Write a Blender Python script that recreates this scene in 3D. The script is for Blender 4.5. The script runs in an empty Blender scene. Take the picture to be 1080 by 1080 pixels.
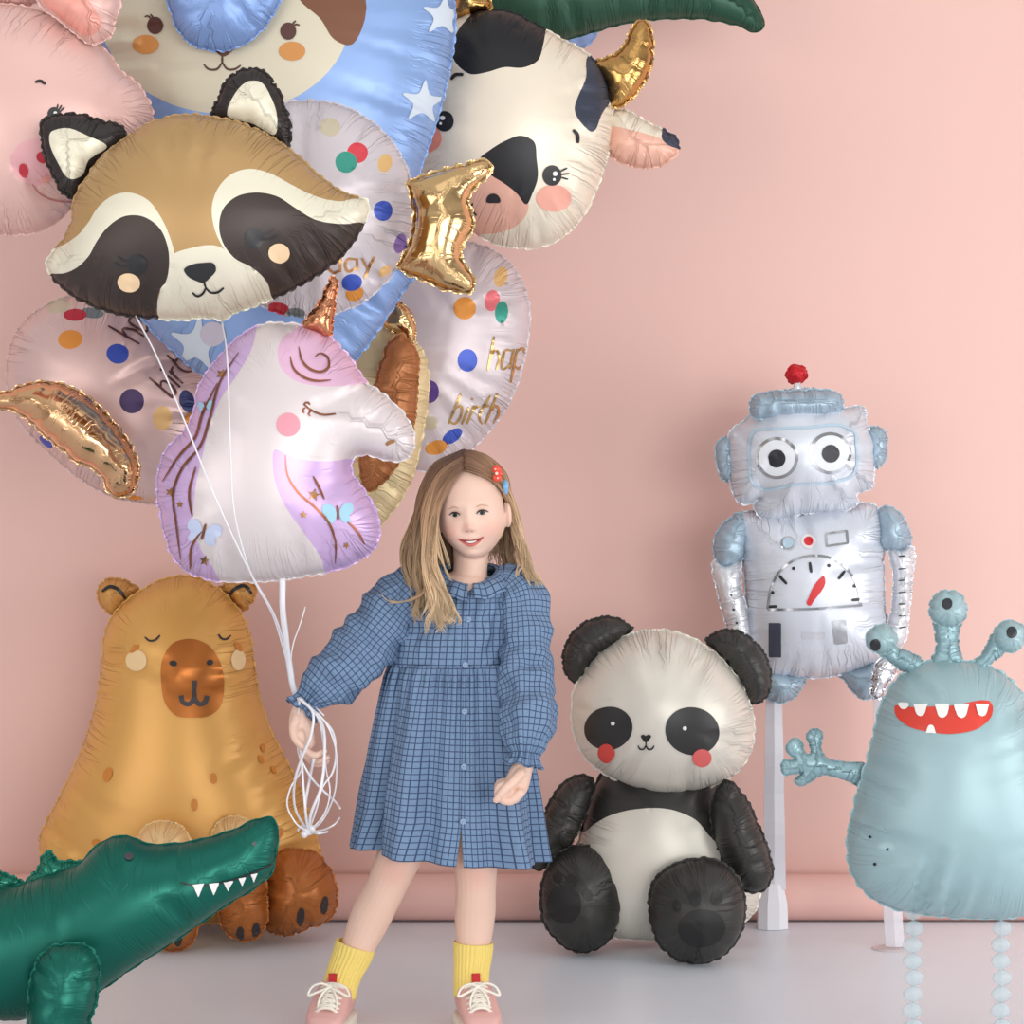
import bpy, math, random
import numpy as np
from mathutils import Vector, Matrix, noise
from mathutils.bvhtree import BVHTree
from mathutils.geometry import delaunay_2d_cdt

rng = random.Random(7)
C = bpy.context.scene.collection
SC = bpy.context.scene
PI = math.pi

# ------------------------------------------------------------------ camera, world, lights
FPX, CAMZ = 2507.0, 0.995
cam_d = bpy.data.cameras.new('camera')
cam_d.sensor_width = 36.0
cam_d.lens = FPX / 1080.0 * 36.0
cam_d.clip_end = 60
cam = bpy.data.objects.new('camera', cam_d)
cam.location = (0, 0, CAMZ)
cam.rotation_euler = (PI / 2, 0, 0)
C.objects.link(cam)
SC.camera = cam

world = bpy.data.worlds.new('studio_world')
SC.world = world
world.use_nodes = True
wn, wl = world.node_tree.nodes, world.node_tree.links
wn.clear()
w_out = wn.new('ShaderNodeOutputWorld')
w_bg = wn.new('ShaderNodeBackground')
w_tc = wn.new('ShaderNodeTexCoord')
w_sep = wn.new('ShaderNodeSeparateXYZ')
w_ramp = wn.new('ShaderNodeValToRGB')
w_map = wn.new('ShaderNodeMapRange')
w_map.inputs[1].default_value = -1.0
w_map.inputs[2].default_value = 1.0
cr = w_ramp.color_ramp
cr.elements[0].position = 0.0
cr.elements[0].color = (0.60, 0.56, 0.55, 1)
cr.elements[1].position = 1.0
cr.elements[1].color = (0.72, 0.71, 0.70, 1)
for pos, col in ((0.46, (0.50, 0.45, 0.43, 1)), (0.52, (0.30, 0.29, 0.28, 1)), (0.62, (0.42, 0.41, 0.41, 1)), (0.8, (0.72, 0.71, 0.70, 1))):
    e = cr.elements.new(pos)
    e.color = col
wl.new(w_tc.outputs['Generated'], w_sep.inputs[0])
wl.new(w_sep.outputs['Z'], w_map.inputs[0])
wl.new(w_map.outputs[0], w_ramp.inputs[0])
wl.new(w_ramp.outputs[0], w_bg.inputs['Color'])
w_bg.inputs['Strength'].default_value = 0.88
wl.new(w_bg.outputs[0], w_out.inputs['Surface'])


def area(name, loc, target, sx, sy, power, col=(1, 1, 1)):
    d = bpy.data.lights.new(name, 'AREA')
    d.shape = 'RECTANGLE'
    d.size, d.size_y, d.energy, d.color = sx, sy, power, col
    o = bpy.data.objects.new(name, d)
    o.location = loc
    o.rotation_euler = (Vector(target) - Vector(loc)).to_track_quat('-Z', 'Y').to_euler()
    C.objects.link(o)
    return o


area('window_light', (3.1, -3.2, 1.1), (-0.2, 5.5, 0.7), 5.0, 3.0, 325, (1.0, 0.99, 0.975))
area('overhead_fill', (0.3, 2.6, 4.2), (0.0, 5.2, 0.4), 3.6, 2.4, 14, (1.0, 0.995, 0.99))  # weak unseen fill added overhead to lift the floor, not a ceiling lamp

area('side_fill', (3.3, 3.6, 0.85), (0.9, 5.5, 0.25), 1.8, 1.4, 36, (1.0, 0.99, 0.98))  # added low light brightening the lower right wall and floor, presumed window glow
area('left_fill', (-4.2, -0.6, 1.2), (-0.6, 5.6, 0.6), 4.5, 3.0, 118, (1.0, 0.965, 0.93))  # unseen warm fill added to brighten the left wall and the capybara

SC.view_settings.view_transform = 'Standard'
SC.view_settings.look = 'None'
SC.view_settings.gamma = 1.0
SC.view_settings.use_curve_mapping = False
SC.view_settings.exposure = 0.0
SC.cycles.use_denoising = True
SC.cycles.max_bounces = 8


# ------------------------------------------------------------------ helpers
def lin(rgb):
    out = []
    for c in rgb[:3]:
        c = c / 255.0
        out.append(c / 12.92 if c <= 0.04045 else ((c + 0.055) / 1.055) ** 2.4)
    return (out[0], out[1], out[2], 1.0)


def W(px, py, Y):
    """photo pixel at depth Y -> world point"""
    return np.array(((px - 540.0) / FPX * Y, Y, CAMZ - (py - 540.0) / FPX * Y))


ORIG = {}


def thing(name, label, cat, loc=(0, 0, 0), group=None):
    o = bpy.data.objects.new(name, None)
    o.empty_display_size = 0.05
    C.objects.link(o)
    o.location = loc
    o['label'] = label
    o['category'] = cat
    if group:
        o['group'] = group
    ORIG[o.name] = np.array(loc, float)
    return o


def mk(name, verts, faces, mats, parent=None, loc=None, midx=None, uv=None, col=None, smooth=True, label=None):
    verts = np.asarray(verts, float)
    if parent is not None:
        org = ORIG[parent.name]
    else:
        org = np.array(loc, float) if loc is not None else np.zeros(3)
    me = bpy.data.meshes.new(name)
    me.from_pydata((verts - org).tolist(), [], [tuple(int(i) for i in f) for f in faces])
    if not isinstance(mats, (list, tuple)):
        mats = [mats]
    for m in mats:
        me.materials.append(m)
    if midx is not None:
        me.polygons.foreach_set('material_index', np.asarray(midx, dtype=np.int32))
    if smooth:
        me.polygons.foreach_set('use_smooth', np.ones(len(me.polygons), dtype=bool))
    if uv is not None:
        lay = me.uv_layers.new(name='UVMap')
        lay.data.foreach_set('uv', np.asarray(uv, dtype=np.float32).ravel())
    if col is not None:
        at = me.color_attributes.new('Col', 'FLOAT_COLOR', 'POINT')
        at.data.foreach_set('color', np.asarray(col, dtype=np.float32).ravel())
    me.update()
    o = bpy.data.objects.new(name, me)
    C.objects.link(o)
    if parent is not None:
        o.parent = parent
    else:
        o.location = org.tolist()
    ORIG[o.name] = org
    if label:
        o['label'] = label
    return o


def tag(o, label, cat, group=None):
    o['label'] = label
    o['category'] = cat
    if group:
        o['group'] = group
    return o


# ------------------------------------------------------------------ materials
def principled(name):
    m = bpy.data.materials.new(name)
    m.use_nodes = True
    b = m.node_tree.nodes['Principled BSDF']
    return m, b, m.node_tree.nodes, m.node_tree.links


_foil = {}


def foil(rgb, metal=0.35, rough=0.36, crease=1.0, coat=0.0):
    if metal < .7:
        metal, rough = metal * .85, rough + .05
    key = (tuple(rgb), metal, rough, crease, coat)
    if key in _foil:
        return _foil[key]
    m, b, n, l = principled('foil_%d_%d_%d' % tuple(rgb))
    b.inputs['Base Color'].default_value = lin(rgb)
    b.inputs['Metallic'].default_value = metal
    b.inputs['Roughness'].default_value = rough
    b.inputs['Coat Weight'].default_value = coat
    b.inputs['Coat Roughness'].default_value = 0.25
    if crease > 0:
        uvn = n.new('ShaderNodeUVMap')
        uvn.uv_map = 'UVMap'
        sep = n.new('ShaderNodeSeparateXYZ')
        l.new(uvn.outputs[0], sep.inputs[0])
        cmb = n.new('ShaderNodeCombineXYZ')
        mu = n.new('ShaderNodeMath'); mu.operation = 'MULTIPLY'; mu.inputs[1].default_value = 52.0
        mv = n.new('ShaderNodeMath'); mv.operation = 'MULTIPLY'; mv.inputs[1].default_value = 5.0
        l.new(sep.outputs['X'], mu.inputs[0]); l.new(sep.outputs['Y'], mv.inputs[0])
        l.new(mu.outputs[0], cmb.inputs['X']); l.new(mv.outputs[0], cmb.inputs['Y'])
        nz = n.new('ShaderNodeTexNoise')
        nz.inputs['Scale'].default_value = 1.0
        nz.inputs['Detail'].default_value = 2.0
        l.new(cmb.outputs[0], nz.inputs['Vector'])
        s1 = n.new('ShaderNodeMath'); s1.operation = 'SUBTRACT'; s1.inputs[1].default_value = 0.5
        a1 = n.new('ShaderNodeMath'); a1.operation = 'ABSOLUTE'
        mr = n.new('ShaderNodeMapRange')
        mr.inputs[1].default_value = 0.0; mr.inputs[2].default_value = 0.045
        mr.inputs[3].default_value = -1.0; mr.inputs[4].default_value = 0.0
        l.new(nz.outputs['Fac'], s1.inputs[0]); l.new(s1.outputs[0], a1.inputs[0]); l.new(a1.outputs[0], mr.inputs[0])
        fo = n.new('ShaderNodeMapRange')
        fo.inputs[1].default_value = 0.0; fo.inputs[2].default_value = 0.10
        fo.inputs[3].default_value = 1.0; fo.inputs[4].default_value = 0.0
        fo.interpolation_type = 'SMOOTHSTEP'
        l.new(sep.outputs['Y'], fo.inputs[0])
        mm = n.new('ShaderNodeMath'); mm.operation = 'MULTIPLY'
        m2 = n.new('ShaderNodeTexNoise')
        m2.inputs['Scale'].default_value = 9.0
        l.new(uvn.outputs[0], m2.inputs['Vector'])
        m3 = n.new('ShaderNodeMapRange')
        m3.inputs[1].default_value = 0.40; m3.inputs[2].default_value = 0.62
        l.new(m2.outputs['Fac'], m3.inputs[0])
        m4 = n.new('ShaderNodeMath'); m4.operation = 'MULTIPLY'
        l.new(fo.outputs[0], m4.inputs[0]); l.new(m3.outputs[0], m4.inputs[1])
        l.new(mr.outputs[0], mm.inputs[0]); l.new(m4.outputs[0], mm.inputs[1])
        bp = n.new('ShaderNodeBump')
        bp.inputs['Strength'].default_value = 0.8 * crease
        bp.inputs['Distance'].default_value = 0.004
        l.new(mm.outputs[0], bp.inputs['Height'])
        l.new(bp.outputs[0], b.inputs['Normal'])
        l.new(bp.outputs[0], b.inputs['Coat Normal'])
    _foil[key] = m
    return m


_ink = {}


def ink(rgb, metal=0.0, rough=0.42):
    key = (tuple(rgb), metal, rough)
    if key not in _ink:
        m, b, n, l = principled('print_%d_%d_%d' % tuple(rgb))
        b.inputs['Base Color'].default_value = lin(rgb)
        b.inputs['Metallic'].default_value = metal
        b.inputs['Roughness'].default_value = rough
        _ink[key] = m
    return _ink[key]


def simple(name, rgb, rough=0.6, metal=0.0, alpha=1.0, trans=0.0, bump=0.0, bscale=300.0):
    m, b, n, l = principled(name)
    b.inputs['Base Color'].default_value = lin(rgb)
    b.inputs['Roughness'].default_value = rough
    b.inputs['Metallic'].default_value = metal
    b.inputs['Alpha'].default_value = alpha
    b.inputs['Transmission Weight'].default_value = trans
    if bump > 0:
        nz = n.new('ShaderNodeTexNoise')
        nz.inputs['Scale'].default_value = bscale
        nz.inputs['Detail'].default_value = 3
        tc = n.new('ShaderNodeTexCoord')
        l.new(tc.outputs['Object'], nz.inputs['Vector'])
        bp = n.new('ShaderNodeBump')
        bp.inputs['Strength'].default_value = bump
        bp.inputs['Distance'].default_value = 0.002
        l.new(nz.outputs['Fac'], bp.inputs['Height'])
        l.new(bp.outputs[0], b.inputs['Normal'])
    return m


# ------------------------------------------------------------------ 2D outlines
def ell(cx, cy, rx, ry=None, rot=0.0, n=28):
    ry = rx if ry is None else ry
    c, s = math.cos(math.radians(rot)), math.sin(math.radians(rot))
    return [(cx + rx * math.cos(t) * c - ry * math.sin(t) * s, cy + rx * math.cos(t) * s + ry * math.sin(t) * c)
            for t in (2 * PI * k / n for k in range(n))]


def star(cx, cy, R, rot=0.0, k=0.45):
    return [(cx + (R if i % 2 == 0 else R * k) * math.sin(rot + PI * i / 5), cy - (R if i % 2 == 0 else R * k) * math.cos(rot + PI * i / 5))
            for i in range(10)]


def rect(x0, y0, x1, y1):
    return [(x0, y0, 1), (x1, y0, 1), (x1, y1, 1), (x0, y1, 1)]


def smooth(pts, closed=True, sub=8):
    """Hermite through points; a third item marks a sharp corner"""
    P = np.array([p[:2] for p in pts], float)
    cor = [len(p) > 2 for p in pts]
    n = len(P)
    out = []
    segs = n if closed else n - 1
    for i in range(segs):
        p1, p2 = P[i], P[(i + 1) % n]
        L = np.linalg.norm(p2 - p1)

        def tang(j):
            if cor[j] or (not closed and j in (0, n - 1)):
                return (p2 - p1)
            a, b, c = P[(j - 1) % n], P[j], P[(j + 1) % n]
            la, lb = np.linalg.norm(b - a) + 1e-9, np.linalg.norm(c - b) + 1e-9
            t = ((b - a) / la * lb + (c - b) / lb * la) / (la + lb)
            return t * L
        t1, t2 = tang(i), tang((i + 1) % n)
        for k in range(sub):
            t = k / sub
            h00, h10, h01, h11 = 2 * t**3 - 3 * t**2 + 1, t**3 - 2 * t**2 + t, -2 * t**3 + 3 * t**2, t**3 - t**2
            out.append(h00 * p1 + h10 * t1 + h01 * p2 + h11 * t2)
    if not closed:
        out.append(P[-1])
    return np.array(out)


def resample(P, ds, closed=True):
    Q = np.vstack([P, P[:1]]) if closed else P
    seg = np.linalg.norm(np.diff(Q, axis=0), axis=1)
    cum = np.concatenate([[0], np.cumsum(seg)])
    n = max(12 if closed else 3, int(round(cum[-1] / ds)))
    t = np.linspace(0, cum[-1], n, endpoint=not closed) if closed else np.linspace(0, cum[-1], n)
    return np.stack([np.interp(t, cum, Q[:, 0]), np.interp(t, cum, Q[:, 1])], 1)


def inside(pts, poly):
    x, y = pts[:, 0][:, None], pts[:, 1][:, None]
    x1, y1 = poly[:, 0][None], poly[:, 1][None]
    x2, y2 = np.roll(poly[:, 0], -1)[None], np.roll(poly[:, 1], -1)[None]
    cond = (y1 > y) != (y2 > y)
    xi = (x2 - x1) * (y - y1) / np.where(np.abs(y2 - y1) < 1e-12, 1e-12, (y2 - y1)) + x1
    return (np.sum(cond & (x < xi), axis=1) % 2) == 1


def dist_poly(pts, poly):
    a = poly[None]
    b = np.roll(poly, -1, axis=0)[None]
    ab = b - a
    L2 = (ab**2).sum(-1) + 1e-15
    Lc = np.sqrt(L2[0])
    cum = np.concatenate([[0], np.cumsum(Lc)])[:-1]
    D = np.empty(len(pts)); S = np.empty(len(pts))
    for k in range(0, len(pts), 2000):
        p = pts[k:k + 2000, None]
        t = np.clip(((p - a) * ab).sum(-1) / L2, 0, 1)
        d2 = ((p - a - t[..., None] * ab)**2).sum(-1)
        j = d2.argmin(1)
        r = np.arange(len(j))
        D[k:k + 2000] = np.sqrt(d2[r, j])
        S[k:k + 2000] = cum[j] + t[r, j] * Lc[j]
    return D, S, Lc.sum()


def fem_height(V, T, bnd):
    """solve laplace(u) = -1 with u = 0 on the rim"""
    i, j, k = T[:, 0], T[:, 1], T[:, 2]
    n = len(V)
    area2 = np.abs((V[j, 0] - V[i, 0]) * (V[k, 1] - V[i, 1]) - (V[j, 1] - V[i, 1]) * (V[k, 0] - V[i, 0])) + 1e-14
    I, J, Wt = [], [], []
    for a, b, c in ((i, j, k), (j, k, i), (k, i, j)):
        e1, e2 = V[a] - V[c], V[b] - V[c]
        cot = (e1 * e2).sum(1) / area2
        cot = np.clip(cot, -20, 20) * 0.5
        I.append(a); J.append(b); Wt.append(cot)
    I, J, Wt = np.concatenate(I), np.concatenate(J), np.concatenate(Wt)
    rhs = np.zeros(n)
    for a in (i, j, k):
        rhs += np.bincount(a, area2 / 6, n)
    free = ~bnd
    diag = np.bincount(I, Wt, n) + np.bincount(J, Wt, n)
    diag = np.where(np.abs(diag) < 1e-9, 1e-9, diag)

    def A(x):
        return diag * x - np.bincount(I, Wt * x[J], n) - np.bincount(J, Wt * x[I], n)
    u = np.zeros(n)
    r = np.where(free, rhs, 0)
    z = r / diag
    p = z.copy()
    rz = (r * z).sum()
    r0 = math.sqrt((r * r).sum())
    for it in range(900):
        Ap = np.where(free, A(p), 0)
        al = rz / ((p * Ap).sum() + 1e-30)
        u += al * p
        r -= al * Ap
        if math.sqrt((r * r).sum()) < 1e-5 * r0:
            break
        z = r / diag
        rz2 = (r * z).sum()
        p = z + rz2 / rz * p
        rz = rz2
    return np.maximum(u, 0)


class Piece:
    pass


def balloon(name, parent, outline, Y, thick, mat, regions=(), yaw=0.0, tilt=0.0, ds=0.0065, grid=0.012, pleat=0.035,
            pdepth=0.40, plen=0.045, scallop=0.003, lip=0.005, label=None, off=0.0, power=0.5, seed=None, front=None, root=None):
    """an inflated foil shape: outline in photo pixels at depth Y (metres), half thickness thick"""
    R = random.Random(seed if seed is not None else (hash_s(name) + len(outline) * 7 + int(outline[0][0] * 3)))
    S = FPX / Y
    P = smooth(outline)
    cx, cy = 0.5 * (P[:, 0].min() + P[:, 0].max()), 0.5 * (P[:, 1].min() + P[:, 1].max())

    def loc2(Q):
        Q = np.asarray(Q, float)
        return np.stack([(Q[:, 0] - cx) / S, -(Q[:, 1] - cy) / S], 1)
    B = resample(loc2(P), ds)
    ar = 0.5 * np.sum(B[:, 0] * np.roll(B[:, 1], -1) - np.roll(B[:, 0], -1) * B[:, 1])
    if ar < 0:
        B = B[::-1].copy()
    n = len(B)
    tg = np.roll(B, -1, 0) - np.roll(B, 1, 0)
    tg /= np.linalg.norm(tg, axis=1)[:, None] + 1e-12
    nin = np.stack([-tg[:, 1], tg[:, 0]], 1)
    seg = np.linalg.norm(np.roll(B, -1, 0) - B, axis=1)
    s_b = np.concatenate([[0], np.cumsum(seg)])[:-1]
    Ltot = seg.sum()
    # pleats gathered along the seam
    cre = []
    s = R.uniform(0, pleat)
    while s < Ltot - 0.3 * pleat:
        cre.append((s, R.uniform(0.2, 1.0)**1.5, ds * R.uniform(0.8, 1.3), plen * R.uniform(0.25, 1.3)))
        s += pleat * R.uniform(0.5, 1.6)

    def dS(a, b):
        d = np.abs(a - b)
        return np.minimum(d, Ltot - d)
    sc = np.zeros(n)
    for (s0, a, w, L) in cre:
        sc += a * np.exp(-(dS(s_b, s0) / w)**2)
    B = B + nin * (scallop * np.minimum(sc, 1.2))[:, None]
    pts = [B]
    for f in (0.3, 1.0, 1.9):
        q = B + nin * ds * f
        d, _, _ = dist_poly(q, B)
        pts.append(q[(d > 0.85 * ds * f) & inside(q, B)])
    mn, mx = B.min(0), B.max(0)
    gx, gz = np.meshgrid(np.arange(mn[0], mx[0], grid), np.arange(mn[1], mx[1], grid * 0.866))
    gx = gx + (np.arange(gx.shape[0]) % 2)[:, None] * grid * 0.5
    g = np.stack([gx.ravel(), gz.ravel()], 1)
    g = g[inside(g, B)]
    if len(g):
        d, _, _ = dist_poly(g, B)
        g = g[d > 2.5 * ds]
        pts.append(g)
    edges = [(i, (i + 1) % n) for i in range(n)]
    regs = []
    cnt = sum(len(p) for p in pts)
    pre = None
    if len(regions):
        g2, g3 = np.meshgrid(np.arange(mn[0], mx[0], grid * 1.6), np.arange(mn[1], mx[1], grid * 1.6))
        g2 = np.stack([g2.ravel(), g3.ravel()], 1)
        g2 = g2[inside(g2, B)]
        d2, _, _ = dist_poly(g2, B)
        g2 = g2[d2 > ds]
        r2 = delaunay_2d_cdt([Vector(p) for p in np.vstack([B, g2])], [(i, (i + 1) % n) for i in range(n)], [], 0, 1e-6)
        V2 = np.array([tuple(v) for v in r2[0]])
        T2 = np.array([tuple(f) for f in r2[2] if len(f) == 3])
        T2 = T2[inside(V2[T2].mean(1), B)]
        b2 = np.zeros(len(V2), bool)
        d2, _, _ = dist_poly(V2, B)
        b2[d2 < 1e-5] = True
        u2 = fem_height(V2, T2, b2)
        h2 = thick * (u2 / max(u2.max(), 1e-12)) ** power
        pre = BVHTree.FromPolygons([(v[0], -hh, v[1]) for v, hh in zip(V2, h2)], [tuple(int(i) for i in t) for t in T2])
        eye = Vector((0, 0, CAMZ)) - Vector(W(cx, cy, Y))
    for (poly, mi) in regions:
        Rp = resample(loc2(smooth(poly, sub=6)), ds * 0.9)
        for q in range(len(Rp)):
            hit = pre.ray_cast(eye, (Vector((Rp[q, 0], 0, Rp[q, 1])) - eye).normalized())[0]
            if hit is not None:
                Rp[q] = (hit.x, hit.z)
        regs.append((Rp, mi))
        m = len(Rp)
        edges += [(cnt + i, cnt + (i + 1) % m) for i in range(m)]
        pts.append(Rp)
        cnt += m
    allp = np.vstack(pts)
    res = delaunay_2d_cdt([Vector(p) for p in allp], edges, [], 0, 1e-6)
    V = np.array([tuple(v) for v in res[0]])
    T = np.array([tuple(f) for f in res[2] if len(f) == 3])
    cen = V[T].mean(1)
    T = T[inside(cen, B)]
    a2 = (V[T[:, 1], 0] - V[T[:, 0], 0]) * (V[T[:, 2], 1] - V[T[:, 0], 1]) - (V[T[:, 1], 1] - V[T[:, 0], 1]) * (V[T[:, 2], 0] - V[T[:, 0], 0])
    T = T[np.abs(a2) > 1e-13]
    a2 = a2[np.abs(a2) > 1e-13]
    T[a2 < 0] = T[a2 < 0][:, ::-1]
    used = np.unique(T)
    remap = -np.ones(len(V), int)
    remap[used] = np.arange(len(used))
    V, T = V[used], remap[T]
    E = {}
    for t in T:
        for a, b in ((t[0], t[1]), (t[1], t[2]), (t[2], t[0])):
            E[(a, b)] = 1
    bed = [(a, b) for (a, b) in E if (b, a) not in E]
    bnd = np.zeros(len(V), bool)
    for a, b in bed:
        bnd[a] = bnd[b] = True
    u = fem_height(V, T, bnd)
    h = thick * (u / max(u.max(), 1e-12)) ** power
    D, Sv, Lt = dist_poly(V, B)
    Sv = Sv * Ltot / Lt
    red = np.zeros(len(V))
    for (s0, a, w, L) in cre:
        ww = w * (1 + .35 * D / (plen + 1e-6))
        red = np.maximum(red, a * np.exp(-(dS(Sv, s0) / ww)**2) * np.exp(-(D / L)**1.3))
    h = h * (1 - pdepth * red)
    cenT = V[T].mean(1)
    midx = np.zeros(len(T), int)
    for Rp, mi in regs:
        midx[inside(cenT, Rp)] = mi
    # front, back, lip
    nv = len(V)
    F3 = np.stack([V[:, 0], -h, V[:, 1]], 1)
    back_id = np.arange(nv)
    inner = np.where(~bnd)[0]
    back_id[inner] = nv + np.arange(len(inner))
    Bk = np.stack([V[inner, 0], h[inner], V[inner, 1]], 1)
    verts = [F3, Bk]
    faces = [tuple(t) for t in T] + [tuple(back_id[t][::-1]) for t in T]
    mi_all = list(midx) + [0 if front is None else front] * len(T)
    uvv = np.concatenate([np.stack([Sv, D], 1), np.stack([Sv[inner], D[inner]], 1)])
    if lip > 0:
        nb = np.where(bnd)[0]
        nrm = np.zeros((nv, 2))
        for a, b in bed:
            e = V[b] - V[a]
            q = np.array([e[1], -e[0]]) / (np.linalg.norm(e) + 1e-12)
            nrm[a] += q
            nrm[b] += q
        nrm /= np.linalg.norm(nrm, axis=1)[:, None] + 1e-12
        wob = np.array([0.0035 * math.sin(Sv[i] * 210 + 1.3 * math.sin(Sv[i] * 67)) for i in nb])
        lipw = np.array([lip * (.55 + .75 * abs(math.sin(Sv[i] * PI / (.55 * pleat)))) for i in nb])[:, None]
        lp = V[nb] + nrm[nb] * lipw
        lid = -np.ones(nv, int)
        base = nv + len(inner)
        lid[nb] = base + np.arange(len(nb))
        verts.append(np.stack([lp[:, 0], wob, lp[:, 1]], 1))
        uvv = np.concatenate([uvv, np.stack([Sv[nb], np.zeros(len(nb))], 1)])
        edge_mat = {}
        for ti, t in enumerate(T):
            for a, b in ((t[0], t[1]), (t[1], t[2]), (t[2], t[0])):
                edge_mat[(a, b)] = midx[ti]
        for a, b in bed:
            faces.append((b, a, lid[a], lid[b]))
            mi_all.append(edge_mat[(a, b)])
    verts = np.vstack(verts)
    Rm = np.array(Matrix.Rotation(math.radians(yaw), 3, 'Z') @ Matrix.Rotation(math.radians(tilt), 3, 'X'))
    ctr = W(cx, cy, Y) + np.array((0, off, 0))
    pc = Piece()
    pc.to_world = lambda q: np.asarray(q) @ Rm.T + ctr
    pc.loc2 = loc2
    pc.S = S
    pc.outline = B
    pc.bvh = BVHTree.FromPolygons([tuple(v) for v in F3], [tuple(int(i) for i in t) for t in T])
    pc.ctr = ctr
    uvl = []
    for f in faces:
        u0 = uvv[f[0], 0]
        for i in f:
            uu = uvv[i, 0]
            if uu - u0 > Ltot / 2:
                uu -= Ltot
            elif u0 - uu > Ltot / 2:
                uu += Ltot
            uvl.append((uu, uvv[i, 1]))
    mats = [mat] if not isinstance(mat, (list, tuple)) else list(mat)
    if parent is None:
        o = mk(name, pc.to_world(verts), faces, mats, None, loc=ctr, midx=mi_all, uv=uvl, label=label)
    else:
        o = mk(name, pc.to_world(verts), faces, mats, parent, midx=mi_all, uv=uvl, label=label)
    pc.obj = o
    return pc


def hash_s(s):
    v = 0
    for ch in s:
        v = (v * 31 + ord(ch)) % 100003
    return v


def cast(pc, xz, off):
    out = np.zeros((len(xz), 3))
    ok = np.zeros(len(xz), bool)
    eye = Vector((0, 0, CAMZ)) - Vector(pc.ctr)
    for i, (x, z) in enumerate(xz):
        hit, nor, _, _ = pc.bvh.ray_cast(eye, (Vector((x, 0, z)) - eye).normalized())
        if hit is not None:
            if nor.y > 0:
                nor = -nor
            p = hit + nor * off
            out[i] = (p.x, p.y, p.z)
            ok[i] = True
    return out, ok


def decal_geo(pc, polys, off, step):
    V, F = [], []
    base = 0
    for poly in polys:
        B = resample(pc.loc2(smooth(poly, sub=5)), step)
        n = len(B)
        mn, mx = B.min(0), B.max(0)
        gx, gz = np.meshgrid(np.arange(mn[0], mx[0], step), np.arange(mn[1], mx[1], step))
        g = np.stack([gx.ravel(), gz.ravel()], 1)
        g = g[inside(g, B)] if len(g) else g
        if len(g):
            d, _, _ = dist_poly(g, B)
            g = g[d > 0.5 * step]
        allp = np.vstack([B, g]) if len(g) else B
        res = delaunay_2d_cdt([Vector(p) for p in allp], [(i, (i + 1) % n) for i in range(n)], [], 0, 1e-7)
        vv = np.array([tuple(v) for v in res[0]])
        tt = np.array([tuple(f) for f in res[2] if len(f) == 3])
        if not len(tt):
            continue
        tt = tt[inside(vv[tt].mean(1), B)]
        p3, ok = cast(pc, vv, off)
        tt = tt[ok[tt].all(1)] if len(tt) else tt
        for t in tt:
            a, b, c = vv[t]
            if (b[0] - a[0]) * (c[1] - a[1]) - (b[1] - a[1]) * (c[0] - a[0]) < 0:
                t = t[::-1]
            F.append(tuple(int(i) + base for i in t))
        V.append(p3)
        base += len(p3)
    return V, F


def decal(pc, name, polys, mat, parent=None, off=0.0016, step=0.005, label=None):
    if not isinstance(polys[0], (list, np.ndarray)):
        polys = [polys]
    V, F = decal_geo(pc, polys, off, step)
    if not F:
        return None
    V = np.vstack(V)
    used = sorted({i for f in F for i in f})
    rm = {i: k for k, i in enumerate(used)}
    return mk(name, pc.to_world(V[used]), [tuple(rm[i] for i in f) for f in F], mat, parent or pc.obj.parent or pc.obj, label=label)


def decals(pc, name, polys, *a, **k):
    return [decal(pc, name, [p_], *a, **k) for p_ in polys]


def strokes(pc, name, lines, width, mat, parent=None, off=0.0019, label=None, step=0.004, taper=0.35):
    """printed lines (photo pixels) lying on the balloon"""
    V, F = [], []
    for ln in lines:
        P = pc.loc2(smooth(ln, closed=False, sub=6)) if len(ln) > 2 else pc.loc2(np.array([p[:2] for p in ln], float))
        P = resample(P, step, closed=False)
        t = np.gradient(P, axis=0)
        t /= np.linalg.norm(t, axis=1)[:, None] + 1e-12
        nn = np.stack([-t[:, 1], t[:, 0]], 1)
        k = np.linspace(0, 1, len(P))
        w = width / pc.S * 0.5 * (1 - taper * np.abs(2 * k - 1) ** 3)
        cols = [P + nn * w[:, None] * f for f in (-1, 0, 1)]
        rows = []
        for c in cols:
            p3, ok = cast(pc, c, off)
            rows.append((p3, ok))
        b = len(V)
        for i in range(len(P)):
            for p3, ok in rows:
                V.append(p3[i])
        okm = np.stack([r[1] for r in rows], 1)
        for i in range(len(P) - 1):
            for j in range(2):
                if okm[i, j] and okm[i, j + 1] and okm[i + 1, j] and okm[i + 1, j + 1]:
                    F.append((b + i * 3 + j, b + i * 3 + j + 1, b + (i + 1) * 3 + j + 1, b + (i + 1) * 3 + j))
    if not F:
        return None
    used = sorted({i for f in F for i in f})
    rm = {i: k for k, i in enumerate(used)}
    return mk(name, pc.to_world(np.array(V)[used]), [tuple(rm[i] for i in f) for f in F], mat,
              parent or pc.obj.parent or pc.obj, label=label)


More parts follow.
